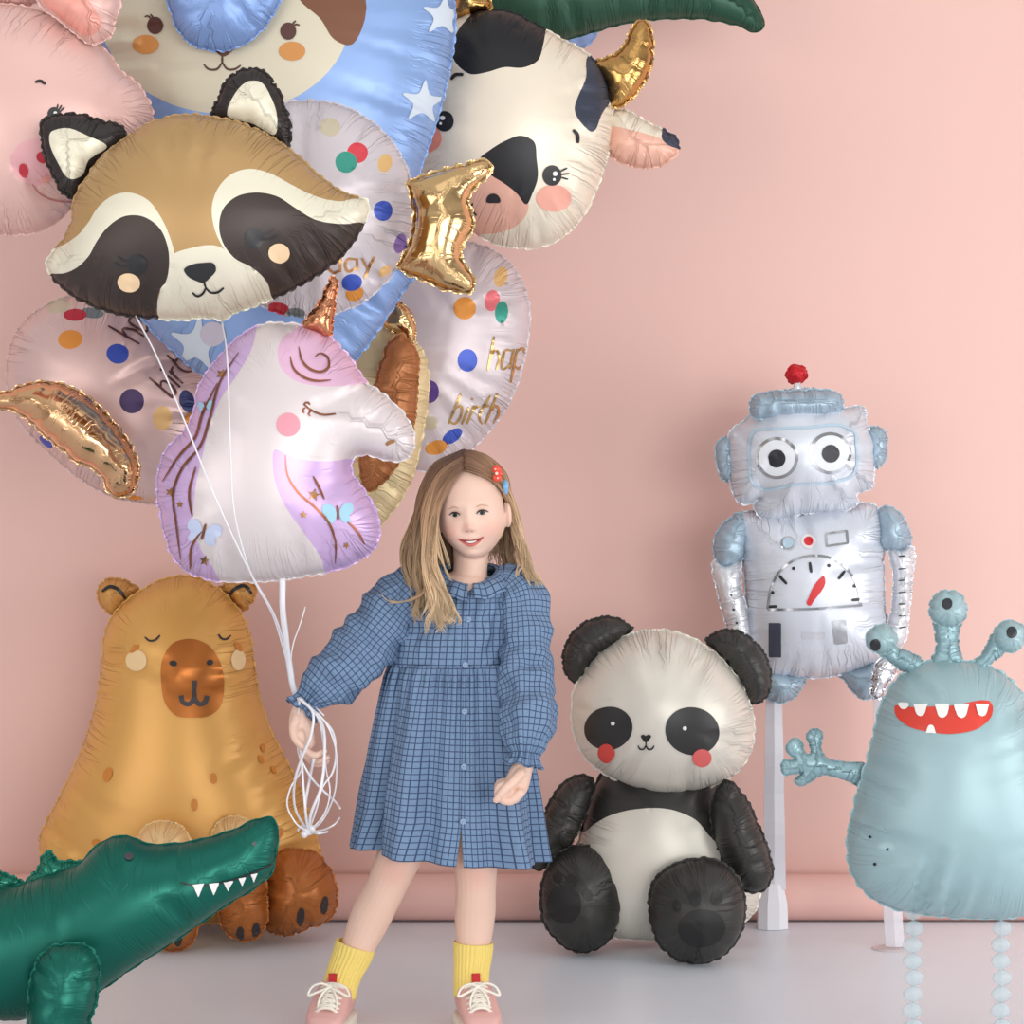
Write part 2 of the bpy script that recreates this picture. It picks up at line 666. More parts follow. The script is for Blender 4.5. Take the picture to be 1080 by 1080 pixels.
def tube(path, radii, sides=10, cap=True, flat=1.0, up=(0, 1, 0), spiral=0.0):
    P = np.asarray(path, float)
    r = np.asarray(radii, float) * np.ones(len(P))
    if cap:
        d0 = P[0] - P[1]; d0 /= np.linalg.norm(d0) + 1e-12
        d1 = P[-1] - P[-2]; d1 /= np.linalg.norm(d1) + 1e-12
        a = [0.02, 0.4, 0.7, 0.9]
        P = np.vstack([[P[0] + d0 * r[0] * math.sqrt(1 - x * x) for x in a], P, [P[-1] + d1 * r[-1] * math.sqrt(1 - x * x) for x in a[::-1]]])
        r = np.concatenate([[r[0] * x for x in a], r, [r[-1] * x for x in a[::-1]]])
    n = len(P)
    T = np.gradient(P, axis=0)
    T /= np.linalg.norm(T, axis=1)[:, None] + 1e-12
    u = np.array(up, float)
    if abs(np.dot(u, T[0])) > 0.95:
        u = np.array((1.0, 0, 0))
    V = np.zeros((n, sides, 3))
    ang = np.linspace(0, 2 * PI, sides, endpoint=False)
    for i in range(n):
        u = u - T[i] * np.dot(u, T[i])
        u /= np.linalg.norm(u) + 1e-12
        w = np.cross(T[i], u)
        aa = ang + spiral * i
        V[i] = P[i] + r[i] * (np.cos(aa)[:, None] * w + flat * np.sin(aa)[:, None] * u)
    F = []
    for i in range(n - 1):
        for j in range(sides):
            k = (j + 1) % sides
            F.append((i * sides + j, i * sides + k, (i + 1) * sides + k, (i + 1) * sides + j))
    F.append(tuple(range(sides))[::-1])
    F.append(tuple((n - 1) * sides + j for j in range(sides)))
    return V.reshape(-1, 3), F


def spline3(pts, n=24):
    P = np.array(pts, float)
    d = np.linalg.norm(np.diff(P[:, :3], axis=0), axis=1) + 1e-9
    t = np.concatenate([[0], np.cumsum(d)])
    m = np.zeros_like(P)
    for i in range(len(P)):
        if i == 0:
            m[i] = (P[1] - P[0]) / d[0]
        elif i == len(P) - 1:
            m[i] = (P[-1] - P[-2]) / d[-1]
        else:
            a, b = (P[i] - P[i - 1]) / d[i - 1], (P[i + 1] - P[i]) / d[i]
            m[i] = (a * d[i] + b * d[i - 1]) / (d[i] + d[i - 1])
    q = np.linspace(0, t[-1], n)
    k = np.clip(np.searchsorted(t, q, side='right') - 1, 0, len(P) - 2)
    h = d[k]
    x = ((q - t[k]) / h)[:, None]
    h = h[:, None]
    return (2 * x**3 - 3 * x**2 + 1) * P[k] + (x**3 - 2 * x**2 + x) * h * m[k] + (-2 * x**3 + 3 * x**2) * P[k + 1] + (x**3 - x**2) * h * m[k + 1]


def join(parts):
    V, F, b = [], [], 0
    for v, f in parts:
        V.append(np.asarray(v))
        F += [tuple(i + b for i in ff) for ff in f]
        b += len(v)
    return np.vstack(V), F


def sphere(c, r, nu=20, nv=14, scale=(1, 1, 1), rough=0.0):
    V = [np.array((0, 0, 1.0))]
    for i in range(1, nv):
        th = PI * i / nv
        for j in range(nu):
            ph = 2 * PI * j / nu
            V.append(np.array((math.sin(th) * math.cos(ph), math.sin(th) * math.sin(ph), math.cos(th))))
    V.append(np.array((0, 0, -1.0)))
    F = []
    for j in range(nu):
        F.append((0, 1 + j, 1 + (j + 1) % nu))
        for i in range(nv - 2):
            a, b = 1 + i * nu, 1 + (i + 1) * nu
            F.append((a + j, b + j, b + (j + 1) % nu, a + (j + 1) % nu))
        F.append((len(V) - 1, 1 + (nv - 2) * nu + (j + 1) % nu, 1 + (nv - 2) * nu + j))
    V = np.array(V)
    return V * r * np.array(scale) + np.array(c), F


def box(x0, x1, y0, y1, z0, z1):
    V = [(x0, y0, z0), (x1, y0, z0), (x1, y1, z0), (x0, y1, z0), (x0, y0, z1), (x1, y0, z1), (x1, y1, z1), (x0, y1, z1)]
    F = [(3, 2, 1, 0), (4, 5, 6, 7), (0, 1, 5, 4), (1, 2, 6, 5), (2, 3, 7, 6), (3, 0, 4, 7)]
    return np.array(V, float), F


FONT = {
    'h': [[(0, 1), (0, 0)], [(0, .4), (.18, .6), (.34, .45), (.36, 0)]],
    'a': [[(.34, .55), (.1, .58), (0, .3), (.1, 0), (.34, .12)], [(.38, .6), (.38, 0)]],
    'p': [[(0, .6), (0, -.4)], [(0, .5), (.22, .6), (.38, .3), (.2, 0), (0, .1)]],
    'y': [[(0, .6), (.18, .05)], [(.38, .6), (.08, -.4)]],
    'b': [[(0, 1), (0, 0)], [(0, .1), (.2, 0), (.38, .3), (.22, .6), (0, .5)]],
    'i': [[(.05, .55), (.05, 0)], [(.05, .78), (.06, .86)]],
    'r': [[(0, .6), (0, 0)], [(0, .38), (.12, .56), (.28, .56)]],
    't': [[(.12, .95), (.12, .1), (.26, 0)], [(0, .6), (.28, .6)]],
    'd': [[(.38, 1), (.38, 0)], [(.38, .1), (.18, 0), (0, .3), (.18, .6), (.38, .5)]],
}
ADV = {'i': .25, 'r': .38, 't': .38}


def text_lines(txt, origin, right, up):
    o, r, u = np.array(origin, float), np.array(right, float), np.array(up, float)
    out = []
    x = 0.0
    for ch in txt:
        for ln in FONT[ch]:
            out.append([tuple(o + r * (x + a) + u * b) for a, b in ln])
        x += ADV.get(ch, .52)
    return out


# ------------------------------------------------------------------ the setting
def plaster(name, rgb, rough, var=0.02, bump=0.05, scale=1.2, spec=0.3):
    m, b, n, l = principled(name)
    tc = n.new('ShaderNodeTexCoord')
    nz = n.new('ShaderNodeTexNoise')
    nz.inputs['Scale'].default_value = scale
    nz.inputs['Detail'].default_value = 4
    l.new(tc.outputs['Object'], nz.inputs['Vector'])
    mx = n.new('ShaderNodeMixRGB')
    c = lin(rgb)
    mx.inputs[1].default_value = (c[0] * (1 - var), c[1] * (1 - var), c[2] * (1 - var), 1)
    mx.inputs[2].default_value = (min(1, c[0] * (1 + var)), min(1, c[1] * (1 + var)), min(1, c[2] * (1 + var)), 1)
    l.new(nz.outputs['Fac'], mx.inputs[0])
    l.new(mx.outputs[0], b.inputs['Base Color'])
    b.inputs['Roughness'].default_value = rough
    b.inputs['Specular IOR Level'].default_value = spec
    n2 = n.new('ShaderNodeTexNoise')
    n2.inputs['Scale'].default_value = 220
    l.new(tc.outputs['Object'], n2.inputs['Vector'])
    bp = n.new('ShaderNodeBump')
    bp.inputs['Strength'].default_value = bump
    bp.inputs['Distance'].default_value = 0.001
    l.new(n2.outputs['Fac'], bp.inputs['Height'])
    l.new(bp.outputs[0], b.inputs['Normal'])
    return m


m_wall = plaster('pink_wall_paint', (229, 190, 181), 0.85)
m_floor = plaster('pale_floor_paint', (226, 234, 243), 0.36, var=0.04, scale=3.0, spec=0.4)
m_roll = plaster('pink_paper', (229, 184, 175), 0.6)
v, f = box(-5, 5, 5.86, 5.96, 0, 4.0)
o = mk('wall_back', v, f, m_wall, None, smooth=False)
o['kind'] = 'structure'
v, f = box(-5, 5, -1.5, 5.96, -0.1, 0.0)
o = mk('floor', v, f, m_floor, None, smooth=False)
o['kind'] = 'structure'
xs = np.linspace(-3.2, 3.2, 40)
rr = 0.056
v, f = tube([(x, 5.785, rr + 0.002) for x in xs], [rr] * 40, sides=40, cap=False)
roll = mk('paper_roll', v, f, m_roll, None, loc=(0, 5.785, 0))
tag(roll, 'long pink paper roll lying on the floor along the foot of the pink wall', 'paper roll')
roll.data.polygons[-1].use_smooth = roll.data.polygons[-2].use_smooth = False


# ------------------------------------------------------------------ shared inks
BLACK = ink((34, 33, 36))
WHITE = ink((240, 238, 235))
GOLDF = foil((226, 190, 138), 1.0, 0.15, .4)
ROSEF = foil((205, 140, 105), 1.0, 0.17, .4)
GOLDP = ink((190, 140, 95), 0.9, 0.25)
COPPP = ink((150, 95, 70), 0.85, 0.3)


def eye_dot(pc, root, x, y, r, lashes=(), shine=None, mat=None, shine_r=None):
    e = decal(pc, 'eye', ell(x, y, r, r * 1.08), mat or BLACK, root, off=0.002, step=0.004)
    if shine:
        decal(pc, 'eye_shine', [ell(x + dx, y + dy, sr, sr, 0, 10) for dx, dy, sr in shine], WHITE, e, off=0.0034, step=0.003)
    if lashes:
        strokes(pc, 'eyelash', lashes, 2.0, mat or BLACK, e, off=0.002, step=0.003)
    return e


# ------------------------------------------------------------------ raccoon balloon
Yr = 4.5
t = thing('raccoon_balloon', 'tan raccoon head foil balloon with dark eye patches floating at the front of the bunch', 'balloon', tuple(W(220, 338, Yr)))
tan, cream, dark = foil((186, 150, 100), .35, .36), foil((232, 226, 205), .3, .38), foil((62, 52, 48), .35, .38)
out = [(49, 278, 1), (58, 264), (70, 250), (77, 235), (79, 211), (92, 189), (111, 164), (133, 147), (161, 130), (194, 122), (230, 125), (262, 134), (294, 151),
       (317, 169), (339, 189), (364, 205), (386, 212, 1), (389, 221, 1), (382, 236), (369, 258), (350, 278), (328, 293), (287, 314), (267, 322), (247, 329), (233, 337),
       (222, 334), (194, 336), (167, 335), (125, 330), (92, 319), (69, 305), (56, 292)]
wl_ = [(30, 272, 1), (54, 266), (70, 256), (80, 250), (92, 236), (103, 219), (119, 206), (136, 203), (156, 211), (169, 228), (178, 247), (184, 270), (178, 296), (140, 300), (60, 300), (30, 292, 1)]
wr_ = [(236, 262), (226, 240), (224, 214), (233, 194), (247, 182), (264, 178), (283, 182), (306, 194), (328, 205), (356, 212), (383, 209), (402, 206, 1), (404, 240, 1), (360, 262), (290, 300)]
mz_ = [(182, 269), (200, 262), (231, 260), (247, 271), (267, 283), (281, 297), (288, 314), (290, 345, 1), (160, 345, 1), (163, 325), (168, 308), (176, 290)]
dl_ = [(40, 285, 1), (60, 289), (76, 285), (92, 272), (103, 253), (114, 239), (131, 228), (150, 228), (167, 239), (177, 261), (178, 281), (174, 298), (167, 308), (165, 322), (171, 345, 1), (30, 345, 1)]
dr_ = [(405, 233, 1), (382, 235), (356, 236), (331, 231), (311, 219), (292, 207), (269, 203), (250, 207), (236, 219), (231, 239), (236, 258), (247, 272), (267, 283), (281, 297), (287, 314), (296, 345, 1), (420, 300, 1)]
pc = balloon('head', t, out, Yr, 0.135, [tan, cream, dark], [(wl_, 1), (wr_, 1), (mz_, 1), (dl_, 2), (dr_, 2)])
eye_dot(pc, t, 145, 279, 10, [[(137, 275), (130, 275), (124, 270)], [(137, 280), (128, 281), (121, 277)]])
eye_dot(pc, t, 268, 251, 10, [[(276, 247), (284, 246), (290, 240)], [(276, 252), (286, 252), (292, 248)]])
decal(pc, 'cheek', ell(136, 298, 12, 10, 10), ink((236, 205, 165)), t)
decal(pc, 'cheek', ell(294, 267, 11.5, 10.5), ink((236, 205, 165)), t)
decal(pc, 'nose', [(194, 284), (202, 279), (214, 277), (226, 278), (228, 284), (221, 293), (215, 298), (207, 296), (198, 291)], BLACK, t)
strokes(pc, 'mouth', [[(215, 297), (217, 303)], [(203, 308), (208, 312), (214, 309), (217, 303)], [(217, 303), (222, 308), (229, 308), (236, 303)]], 2.4, BLACK, t)
eb = foil((52, 47, 46), .4, .36)
for oo, ii in (([(46, 128), (56, 123), (64, 122), (83, 121), (106, 128), (128, 135), (134, 147, 1), (117, 160), (97, 177), (88, 192), (79, 210, 1), (67, 203), (58, 189), (49, 167), (45, 146)],
                [(54, 139), (69, 135), (92, 143), (113, 155), (94, 169), (86, 186), (75, 189), (61, 172)]),
               ([(222, 122, 1), (231, 103), (242, 83), (261, 73), (278, 76), (290, 90), (299, 110), (306, 136), (304, 157, 1), (289, 147), (264, 134)],
                [(240, 122), (247, 100), (261, 86), (274, 86), (286, 103), (292, 122), (290, 142), (267, 131)])):
    e = balloon('ear', t, oo, Yr + 0.03, 0.032, [eb, cream], [(ii, 1)], scallop=0.006, pleat=0.022, ds=0.005, grid=0.008, plen=.02)

# ------------------------------------------------------------------ unicorn balloon
Yu = 4.42
t = thing('unicorn_balloon', 'white unicorn head foil balloon with pink and lilac mane above the ribbons', 'balloon', tuple(W(298, 610, Yu)))
uw, up_, ul = foil((222, 211, 212), .35, .38, .9), foil((228, 184, 212), .4, .33, .9), foil((207, 176, 220), .4, .33, .9)
out = [(319, 345), (348, 357), (367, 377), (387, 405), (406, 419), (426, 439), (435, 458), (434, 474), (426, 484), (406, 483), (384, 478), (373, 481), (369, 489), (370, 498), (377, 510), (390, 528), (397, 545),
       (399, 560), (396, 574), (384, 586), (361, 598), (335, 604), (303, 609), (270, 612), (238, 612), (218, 609), (199, 602), (183, 585), (173, 555), (167, 520), (169, 494), (179, 471), (196, 455), (205, 436),
       (210, 410), (222, 390), (238, 371), (257, 353), (280, 343), (299, 342)]
mane = [(276, 335, 1), (272, 345), (264, 371), (247, 400), (231, 423), (222, 445), (215, 474), (209, 500), (204, 530), (204, 555), (212, 581), (228, 604), (236, 622, 1), (150, 622, 1), (150, 335, 1)]
fore = [(322, 330, 1), (317, 343), (299, 355), (293, 367), (296, 387), (309, 400), (335, 407), (361, 407), (385, 405), (400, 404, 1), (370, 340, 1)]
frnt = [(290, 474), (305, 481), (322, 485), (354, 486), (369, 484), (380, 487, 1), (420, 520, 1), (410, 620, 1), (344, 620, 1), (343, 603), (338, 588), (325, 568), (306, 542), (293, 517), (288, 494)]
pc = balloon('head', t, out, Yu, 0.125, [uw, up_, ul], [(mane, 2), (fore, 1), (frnt, 2)], pleat=.04)
h = balloon('horn', t, [(319, 346), (335, 322), (346, 300), (351, 291), (354, 294), (354, 312), (351, 338), (349, 358, 1), (335, 351)], Yu, 0.022, ROSEF, scallop=.005, pleat=.02, ds=.004, grid=.006, plen=.02, lip=.003)
strokes(pc, 'eye', [[(320, 426), (327, 432), (341, 438), (354, 437)], [(320, 427), (324, 424), (327, 427)], [(322, 430), (319, 433), (321, 436)], [(329, 433), (325, 436), (327, 439)]], 2.2, COPPP, t)
decal(pc, 'cheek', ell(304, 448, 12.5), ink((226, 150, 165)), t)
strokes(pc, 'nostril', [[(407, 469), (411, 466), (416, 465)]], 4.0, GOLDP, t)
strokes(pc, 'mane_lines', [[(230, 404), (214, 436), (206, 462), (190, 480), (172, 508)], [(252, 372), (232, 404), (222, 440), (212, 470), (192, 495), (183, 520), (186, 550), (191, 590)],
                           [(207, 492), (200, 520), (203, 545)], [(213, 560), (203, 575), (201, 600)],
                           [(306, 376), (309, 388), (320, 398), (334, 402), (349, 401)], [(315, 366), (318, 380), (330, 391), (341, 392), (347, 386), (345, 377), (337, 373), (332, 377)],
                           [(301, 480), (303, 500), (313, 518), (332, 535), (347, 552), (354, 575), (354, 594)], [(366, 550), (376, 560), (384, 574)], [(330, 502), (338, 518), (342, 527)]], 2.6, COPPP, t, taper=.7)
decals(pc, 'star_print', [star(180, 519, 5.5, .3), star(190, 532, 4), star(216, 591, 6, .2), star(234, 395, 6, .4), star(331, 522, 7, .2), star(320, 543, 4.5), star(365, 575, 4, .5)], GOLDP, t, step=.002)


def butterfly(cx, cy, k, rot, mat):
    c, s = math.cos(rot), math.sin(rot)

    def tr(pts):
        return [(cx + k * (x * c - y * s), cy + k * (x * s + y * c)) for x, y in pts]
    b = decal(pc, 'butterfly_print', [tr([(-.1, -.05), (-.5, -.6), (-.95, -.55), (-.95, 0), (-.75, .15), (-.8, .6), (-.4, .65), (-.1, .15)]),
                                      tr([(.1, -.05), (.5, -.6), (.95, -.55), (.95, 0), (.75, .15), (.8, .6), (.4, .65), (.1, .15)])], mat, t, step=.0035)
    strokes(pc, 'butterfly_body', [tr([(0, -.5), (0, .45)])], .16 * k, COPPP, b, step=.002)


bl1, bl2 = ink((160, 205, 225)), ink((190, 200, 228))
butterfly(217, 428, 8.5, -.15, ink((150, 195, 220)))
butterfly(215, 561, 18, .25, bl2)
butterfly(356, 541, 16, -.05, bl1)

# ------------------------------------------------------------------ pig balloon
Yp = 4.78
t = thing('pig_balloon', 'pale pink pig head foil balloon with red nostrils at the left edge', 'balloon', tuple(W(20, 250, Yp)))
pk, pk2, sal = foil((234, 192, 184), .3, .36), foil((236, 178, 182), .3, .38), foil((236, 165, 152), .3, .36)
out = [(-35, 8), (0, 6), (19, 7), (38, 11), (55, 18), (79, 30), (99, 44), (116, 60), (125, 74), (142, 87), (154, 103), (160, 122), (154, 140), (136, 160), (112, 186), (79, 213), (63, 231), (41, 243), (14, 247), (-14, 244),
       (-50, 228), (-85, 195), (-105, 150), (-105, 100), (-90, 55), (-65, 25)]
pc = balloon('head', t, out, Yp, 0.13, [pk, pk2], [(ell(38, 171, 27, 25), 1)])
eye_dot(pc, t, 57, 120.5, 7, [[(60, 115), (61, 110)], [(62, 116), (65, 111)], [(63, 118), (68, 113)]], [(1.2, -1.2, 1.9)])
strokes(pc, 'eyebrow', [[(37, 87), (42, 85.5), (48, 89)]], 3.4, BLACK, t)
decal(pc, 'nostril', ell(25, 180, 5, 8, -12), ink((196, 45, 62)), t)
decal(pc, 'nostril', ell(45, 166, 7, 6, 25), ink((196, 45, 62)), t)
strokes(pc, 'mouth', [[(34, 194), (42, 204), (58, 211), (79, 213)]], 1.6, ink((190, 120, 118)), t)
decal(pc, 'tongue', ell(48, 189, 6, 3.5, -30), sal, t)
balloon('ear', t, [(36, -6, 1), (48, 9), (65, 22), (82, 36), (94, 45), (106, 43), (118, 34), (120, 22), (125, 7), (122, -14), (100, -34), (70, -36)], Yp - .05, 0.05, [pk, sal],
        [([(40, -4), (52, 9), (72, 26), (96, 38), (106, 30), (100, 10), (80, -12)], 1)], pleat=.03)
balloon('ear', t, [(-70, 15), (-60, -15), (-30, -32), (10, -30), (40, -18), (44, -4), (30, 5), (0, 5), (-40, 8)], Yp + .02, 0.04, [pk], pleat=.03)

# ------------------------------------------------------------------ big blue sleepy animal balloon
Yb = 5.02
t = thing('blue_animal_balloon', 'large blue foil balloon with pale stars and a cream animal face behind the raccoon', 'balloon', tuple(W(290, 412, Yb)))
bl, fc, br = foil((140, 170, 220), .4, .34), foil((214, 206, 184), .3, .4), foil((122, 80, 58), .3, .38)
out = [(478, 2), (479, 30), (474, 70), (462, 120), (449, 160), (440, 190), (440, 225), (443, 260), (440, 285), (425, 306), (400, 345), (375, 378), (345, 400), (300, 412), (250, 408), (215, 395), (182, 368), (150, 335),
       (125, 295), (106, 230), (98, 160), (96, 90), (100, 20), (120, -60), (170, -120), (260, -150), (360, -140), (440, -90), (470, -40)]
pc = balloon('body', t, out, Yb, 0.15, [bl, fc, br], [(ell(238, 16, 132, 104, 0, 40), 1), ([(306, -60), (316, 0), (338, 20), (353, 42), (368, 48), (385, 20), (360, -50)], 2)], pleat=.045, plen=.08)
eye_dot(pc, t, 164, 27, 8.5, [[(160, 20), (156, 17), (153, 18)], [(162, 19), (159, 15)]], mat=ink((84, 50, 44)))
eye_dot(pc, t, 304, 33, 8.5, [[(309, 27), (314, 26), (316, 27)], [(308, 26), (312, 22)]], mat=ink((84, 50, 44)))
decal(pc, 'cheek', ell(154, 47, 14, 10), ink((205, 140, 75)), t)
decal(pc, 'cheek', ell(308, 54, 14, 10), ink((205, 140, 75)), t)
decal(pc, 'nose', [(222, 46), (250, 46), (244, 55), (235, 60), (228, 55)], ink((104, 66, 54)), t)
strokes(pc, 'mouth', [[(234.5, 59), (234.5, 67)], [(215, 68), (220, 73), (229, 73), (234.5, 66)], [(234.5, 66), (240, 73), (248, 73), (254, 69)]], 2.3, ink((84, 56, 48)), t)
decals(pc, 'star_print', [star(467, 17, 23, .1), star(446, 108, 24, .1), star(208, 363, 30, .1)], ink((205, 216, 228)), t)
decal(pc, 'spot_print', [ell(225, 352, 13)], ink((196, 190, 205)), t, off=.003)
balloon('cap_tip', t, [(176, -20), (179, 5), (184, 22), (193, 37), (209, 49), (231, 53), (251, 48), (271, 36), (284, 20), (294, 2), (300, -25), (260, -60), (210, -55)], Yb - .17, 0.05, [foil((128, 158, 212), .4, .34)], pleat=.03, scallop=.004)

# ------------------------------------------------------------------ cow balloon
Yc = 5.2
t = thing('cow_balloon', 'cream cow head foil balloon with black patches and gold horns at the top', 'balloon', tuple(W(540, 262, Yc)))
cw, cb, cn = foil((234, 222, 203), .3, .37), foil((30, 30, 34), .35, .36), foil((62, 68, 84), .4, .36)
sn = foil((231, 178, 158), .3, .38)
out = [(484, 19), (514, 11), (542, 15), (566, 27), (592, 42), (614, 54), (628, 66), (638, 84), (644, 111), (645, 142), (638, 170), (628, 200), (614, 228), (594, 248), (576, 258), (551, 261), (526, 257), (501, 245), (470, 228), (446, 205),
       (432, 175), (430, 135), (440, 95), (455, 55), (468, 32)]
sp1 = [(476, 56), (481, 36), (494, 18), (512, 2, 1), (560, 2, 1), (576, 28, 1), (573, 47), (567, 64), (553, 71), (531, 71), (514, 76), (496, 78), (482, 68)]
sp2 = [(620, 60), (640, 66, 1), (652, 100, 1), (636, 118), (625, 139), (614, 131), (606, 114), (609, 103), (618, 82)]
sp3 = [(505, 169), (517, 158), (534, 148), (550, 143), (563, 149), (566, 167), (567, 189), (562, 203), (555, 216), (545, 204), (531, 193), (517, 184)]
pc = balloon('head', t, out, Yc, 0.13, [cw, cb, cn, sn], [(ell(500, 211, 58, 36, 8), 3), (sp1, 1), (sp2, 2), (sp3, 1)])
eye_dot(pc, t, 469, 128, 10, [[(464, 120), (459, 114)], [(462, 122), (456, 119)], [(461, 125), (455, 124)]], [(-1.5, -3, 2.6), (-3.5, 2.5, 1.5)])
eye_dot(pc, t, 582, 185, 10, [[(590, 181), (598, 177)], [(591, 184), (600, 183)], [(591, 187), (599, 189)]], [(3, -2, 2.6), (2, 4, 1.5)])
strokes(pc, 'eyebrow', [[(476, 84), (481, 79), (489, 79)]], 4, BLACK, t)
strokes(pc, 'eyebrow', [[(604, 137), (608, 141), (609, 151)]], 4, BLACK, t)
decal(pc, 'cheek', ell(584, 209, 18.5, 14), ink((236, 168, 150)), t)
decal(pc, 'cheek', ell(450, 146, 16, 15), ink((228, 142, 122)), t)
decal(pc, 'nostril', [(513, 213), (515, 206), (522, 204), (527, 208), (528, 213), (521, 214)], BLACK, t)
decal(pc, 'nostril', ell(438, 181, 4, 8), BLACK, t)
strokes(pc, 'mouth', [[(499, 214), (497, 219), (503, 227)]], 2.2, BLACK, t)
for oo in ([(628, 66), (645, 60), (658, 50), (666, 34), (673, 24), (680, 23), (686, 34), (688, 52), (683, 77), (671, 97), (658, 109), (645, 113), (640, 90)],
           [(476, 24), (479, 4), (487, -22), (505, -34), (512, -28), (506, -8), (519, 7), (502, 15), (488, 20)]):
    balloon('horn', t, oo, Yc + .0, 0.04, foil((202, 158, 96), 1.0, .2, .4), scallop=.005, pleat=.022, ds=.005, grid=.008, plen=.03, lip=.006)
balloon('ear', t, [(641, 116, 1), (662, 118), (684, 131), (700, 138), (713, 147), (715, 158), (706, 169), (688, 176), (664, 174), (641, 162, 1)], Yc + .01, 0.035, [cw, sn, cn],
        [([(630, 134), (645, 133), (670, 138), (698, 147), (714, 156), (730, 175), (688, 190), (630, 185)], 1), ([(699, 135), (725, 138), (725, 157), (712, 156), (698, 146)], 2)], scallop=.004, pleat=.025, ds=.005, grid=.008, plen=.03)

# ------------------------------------------------------------------ green tail balloon at the top
Yg = 5.5
pc = balloon('green_balloon', None, [(450, 5), (520, 36), (570, 44), (600, 41), (627, 33), (657, 25), (703, 19.5), (747, 20.5), (780, 27), (800, 33), (805, 27), (798, 7), (785, -12), (750, -32), (690, -48), (600, -62), (500, -62), (440, -40)], Yg, 0.09,
             foil((36, 78, 60), .4, .36), lip=.003, pleat=.08)
tag(pc.obj, 'long dark green tail shaped foil balloon crossing the top above the cow', 'balloon')
pc = balloon('blue_balloon', None, [(520, 10), (570, -20), (620, 0), (632, 24), (624, 42), (606, 53), (580, 56), (545, 45)], 5.7, 0.06, bl)
tag(pc.obj, 'small blue foil balloon peeking out between the cow and the green tail', 'balloon')

# ------------------------------------------------------------------ confetti balloons
CONF = {'tan': (206, 194, 170), 'red': (222, 72, 84), 'green': (62, 158, 140), 'gold': (233, 190, 128), 'blue': (58, 84, 182), 'purple': (138, 110, 178), 'orange': (226, 150, 66),
        'deep': (96, 66, 146), 'pink': (232, 120, 128), 'navy': (40, 48, 100), 'grey': (120, 130, 132), 'crim': (190, 40, 60), 'plum': (66, 46, 92)}


def confetti(name, label, out, Y, thick, base, dots, words, wmat, yaw=0, loc=None):
    mats = [base]
    names = []
    regions = []
    for (kind, x, y, rx, ry, rot) in dots:
        if kind not in names:
            names.append(kind)
            mats.append(foil(CONF[kind], .35, .34))
        regions.append((ell(x, y, rx, ry, rot, 20), names.index(kind) + 1))
    t = thing(name, label, 'balloon', tuple(loc))
    pc = balloon('foil_body', t, out, Y, thick, mats, regions, pleat=.03, plen=.06, yaw=yaw)
    for (txt, o_, r_, u_, w_) in words:
        strokes(pc, 'lettering', text_lines(txt, o_, r_, u_), w_, wmat, t, step=.003)
    return pc


Ym = 4.735
confetti('confetti_balloon', 'round white confetti balloon right behind the raccoon beside the gold balloon',
         [(p[0], p[1]) for p in ell(325, 220, 111, 113, 0, 24)], Ym, 0.09, foil((212, 204, 210), .3, .36),
         [('tan', 348, 134, 11, 10, 10), ('red', 377, 161, 11, 11, 0), ('green', 365, 171, 11.5, 11.5, 0), ('gold', 406, 172, 7.5, 10, 15), ('blue', 404, 222, 10, 11, 0), ('purple', 422, 257, 6.5, 11, 15),
          ('orange', 374, 310, 10, 8, -15), ('blue', 371, 298, 11, 9, -10), ('grey', 312, 330, 10, 5, 5), ('crim', 294, 325, 11, 6, 8), ('gold', 406, 286, 8, 5, -40)],
         [('py', (343, 219), (36, 0), (0, -20), 3.0), ('day', (346, 288), (34, -3), (0, -22), 3.0)], GOLDP, loc=W(325, 333, Ym))
Yf = 5.47
confetti('confetti_balloon', 'tall white confetti balloon reading happy birthday in gold above the girl',
         [(498, 257), (513, 262), (532, 274), (549, 296), (557, 322), (557, 348), (551, 384), (537, 423), (513, 457), (489, 480), (455, 496), (425, 488), (400, 455), (388, 400), (392, 340), (410, 295), (440, 268), (468, 257)], Yf, 0.12, foil((216, 204, 208), .3, .36),
         [('gold', 528, 292, 7, 11, 15), ('pink', 519, 317, 8, 11.5, 10), ('green', 529, 329, 7, 12, 5), ('orange', 490, 325, 12, 12, 0), ('blue', 493, 380, 10.5, 12, 0), ('deep', 453, 413, 10, 12, 0), ('tan', 452, 446, 10, 8, 0),
          ('blue', 477, 460, 12, 6.5, -35), ('orange', 460, 472, 12, 7.5, -15), ('orange', 428, 297, 4, 8, 10)],
         [('happy', (514, 391), (26, -2), (7, -36), 2.6), ('birth', (473, 447), (25, 0), (13, -32), 2.6)], ink((206, 165, 105), .85, .25), loc=W(470, 496, Yf))
Yl = 5.2
confetti('confetti_balloon', 'round pinkish confetti balloon behind the gold crescent at the left',
         [(75, 313), (42, 327), (21, 347), (10, 374), (8, 402), (14, 430), (28, 452), (50, 474), (78, 499), (117, 522), (139, 528), (167, 530), (192, 518), (213, 480), (220, 440), (215, 400), (196, 355), (165, 328), (130, 316), (100, 312)], Yl, 0.12, foil((222, 190, 186), .4, .32),
         [('tan', 62, 323, 13, 7, -15), ('grey', 97, 330, 13, 5.5, 5), ('crim', 79, 332, 12.5, 6.5, 0), ('orange', 74, 358, 13, 10, -5), ('blue', 124, 373, 12, 10.5, 10), ('plum', 139, 423, 13, 13, 0), ('gold', 171, 441, 10, 13, 0),
          ('navy', 197, 423, 8, 12, -15), ('orange', 201, 443, 7, 8, 0), ('blue', 49, 466, 9, 3.5, 45), ('orange', 142, 525, 9, 2.5, 5)],
         [('happy', (147, 363), (13, -22), (-33, -19), 2.6), ('birth', (182, 420), (14, -20), (-25, -22), 2.6)], ink((110, 74, 70), .5, .3), loc=W(110, 530, Yl))

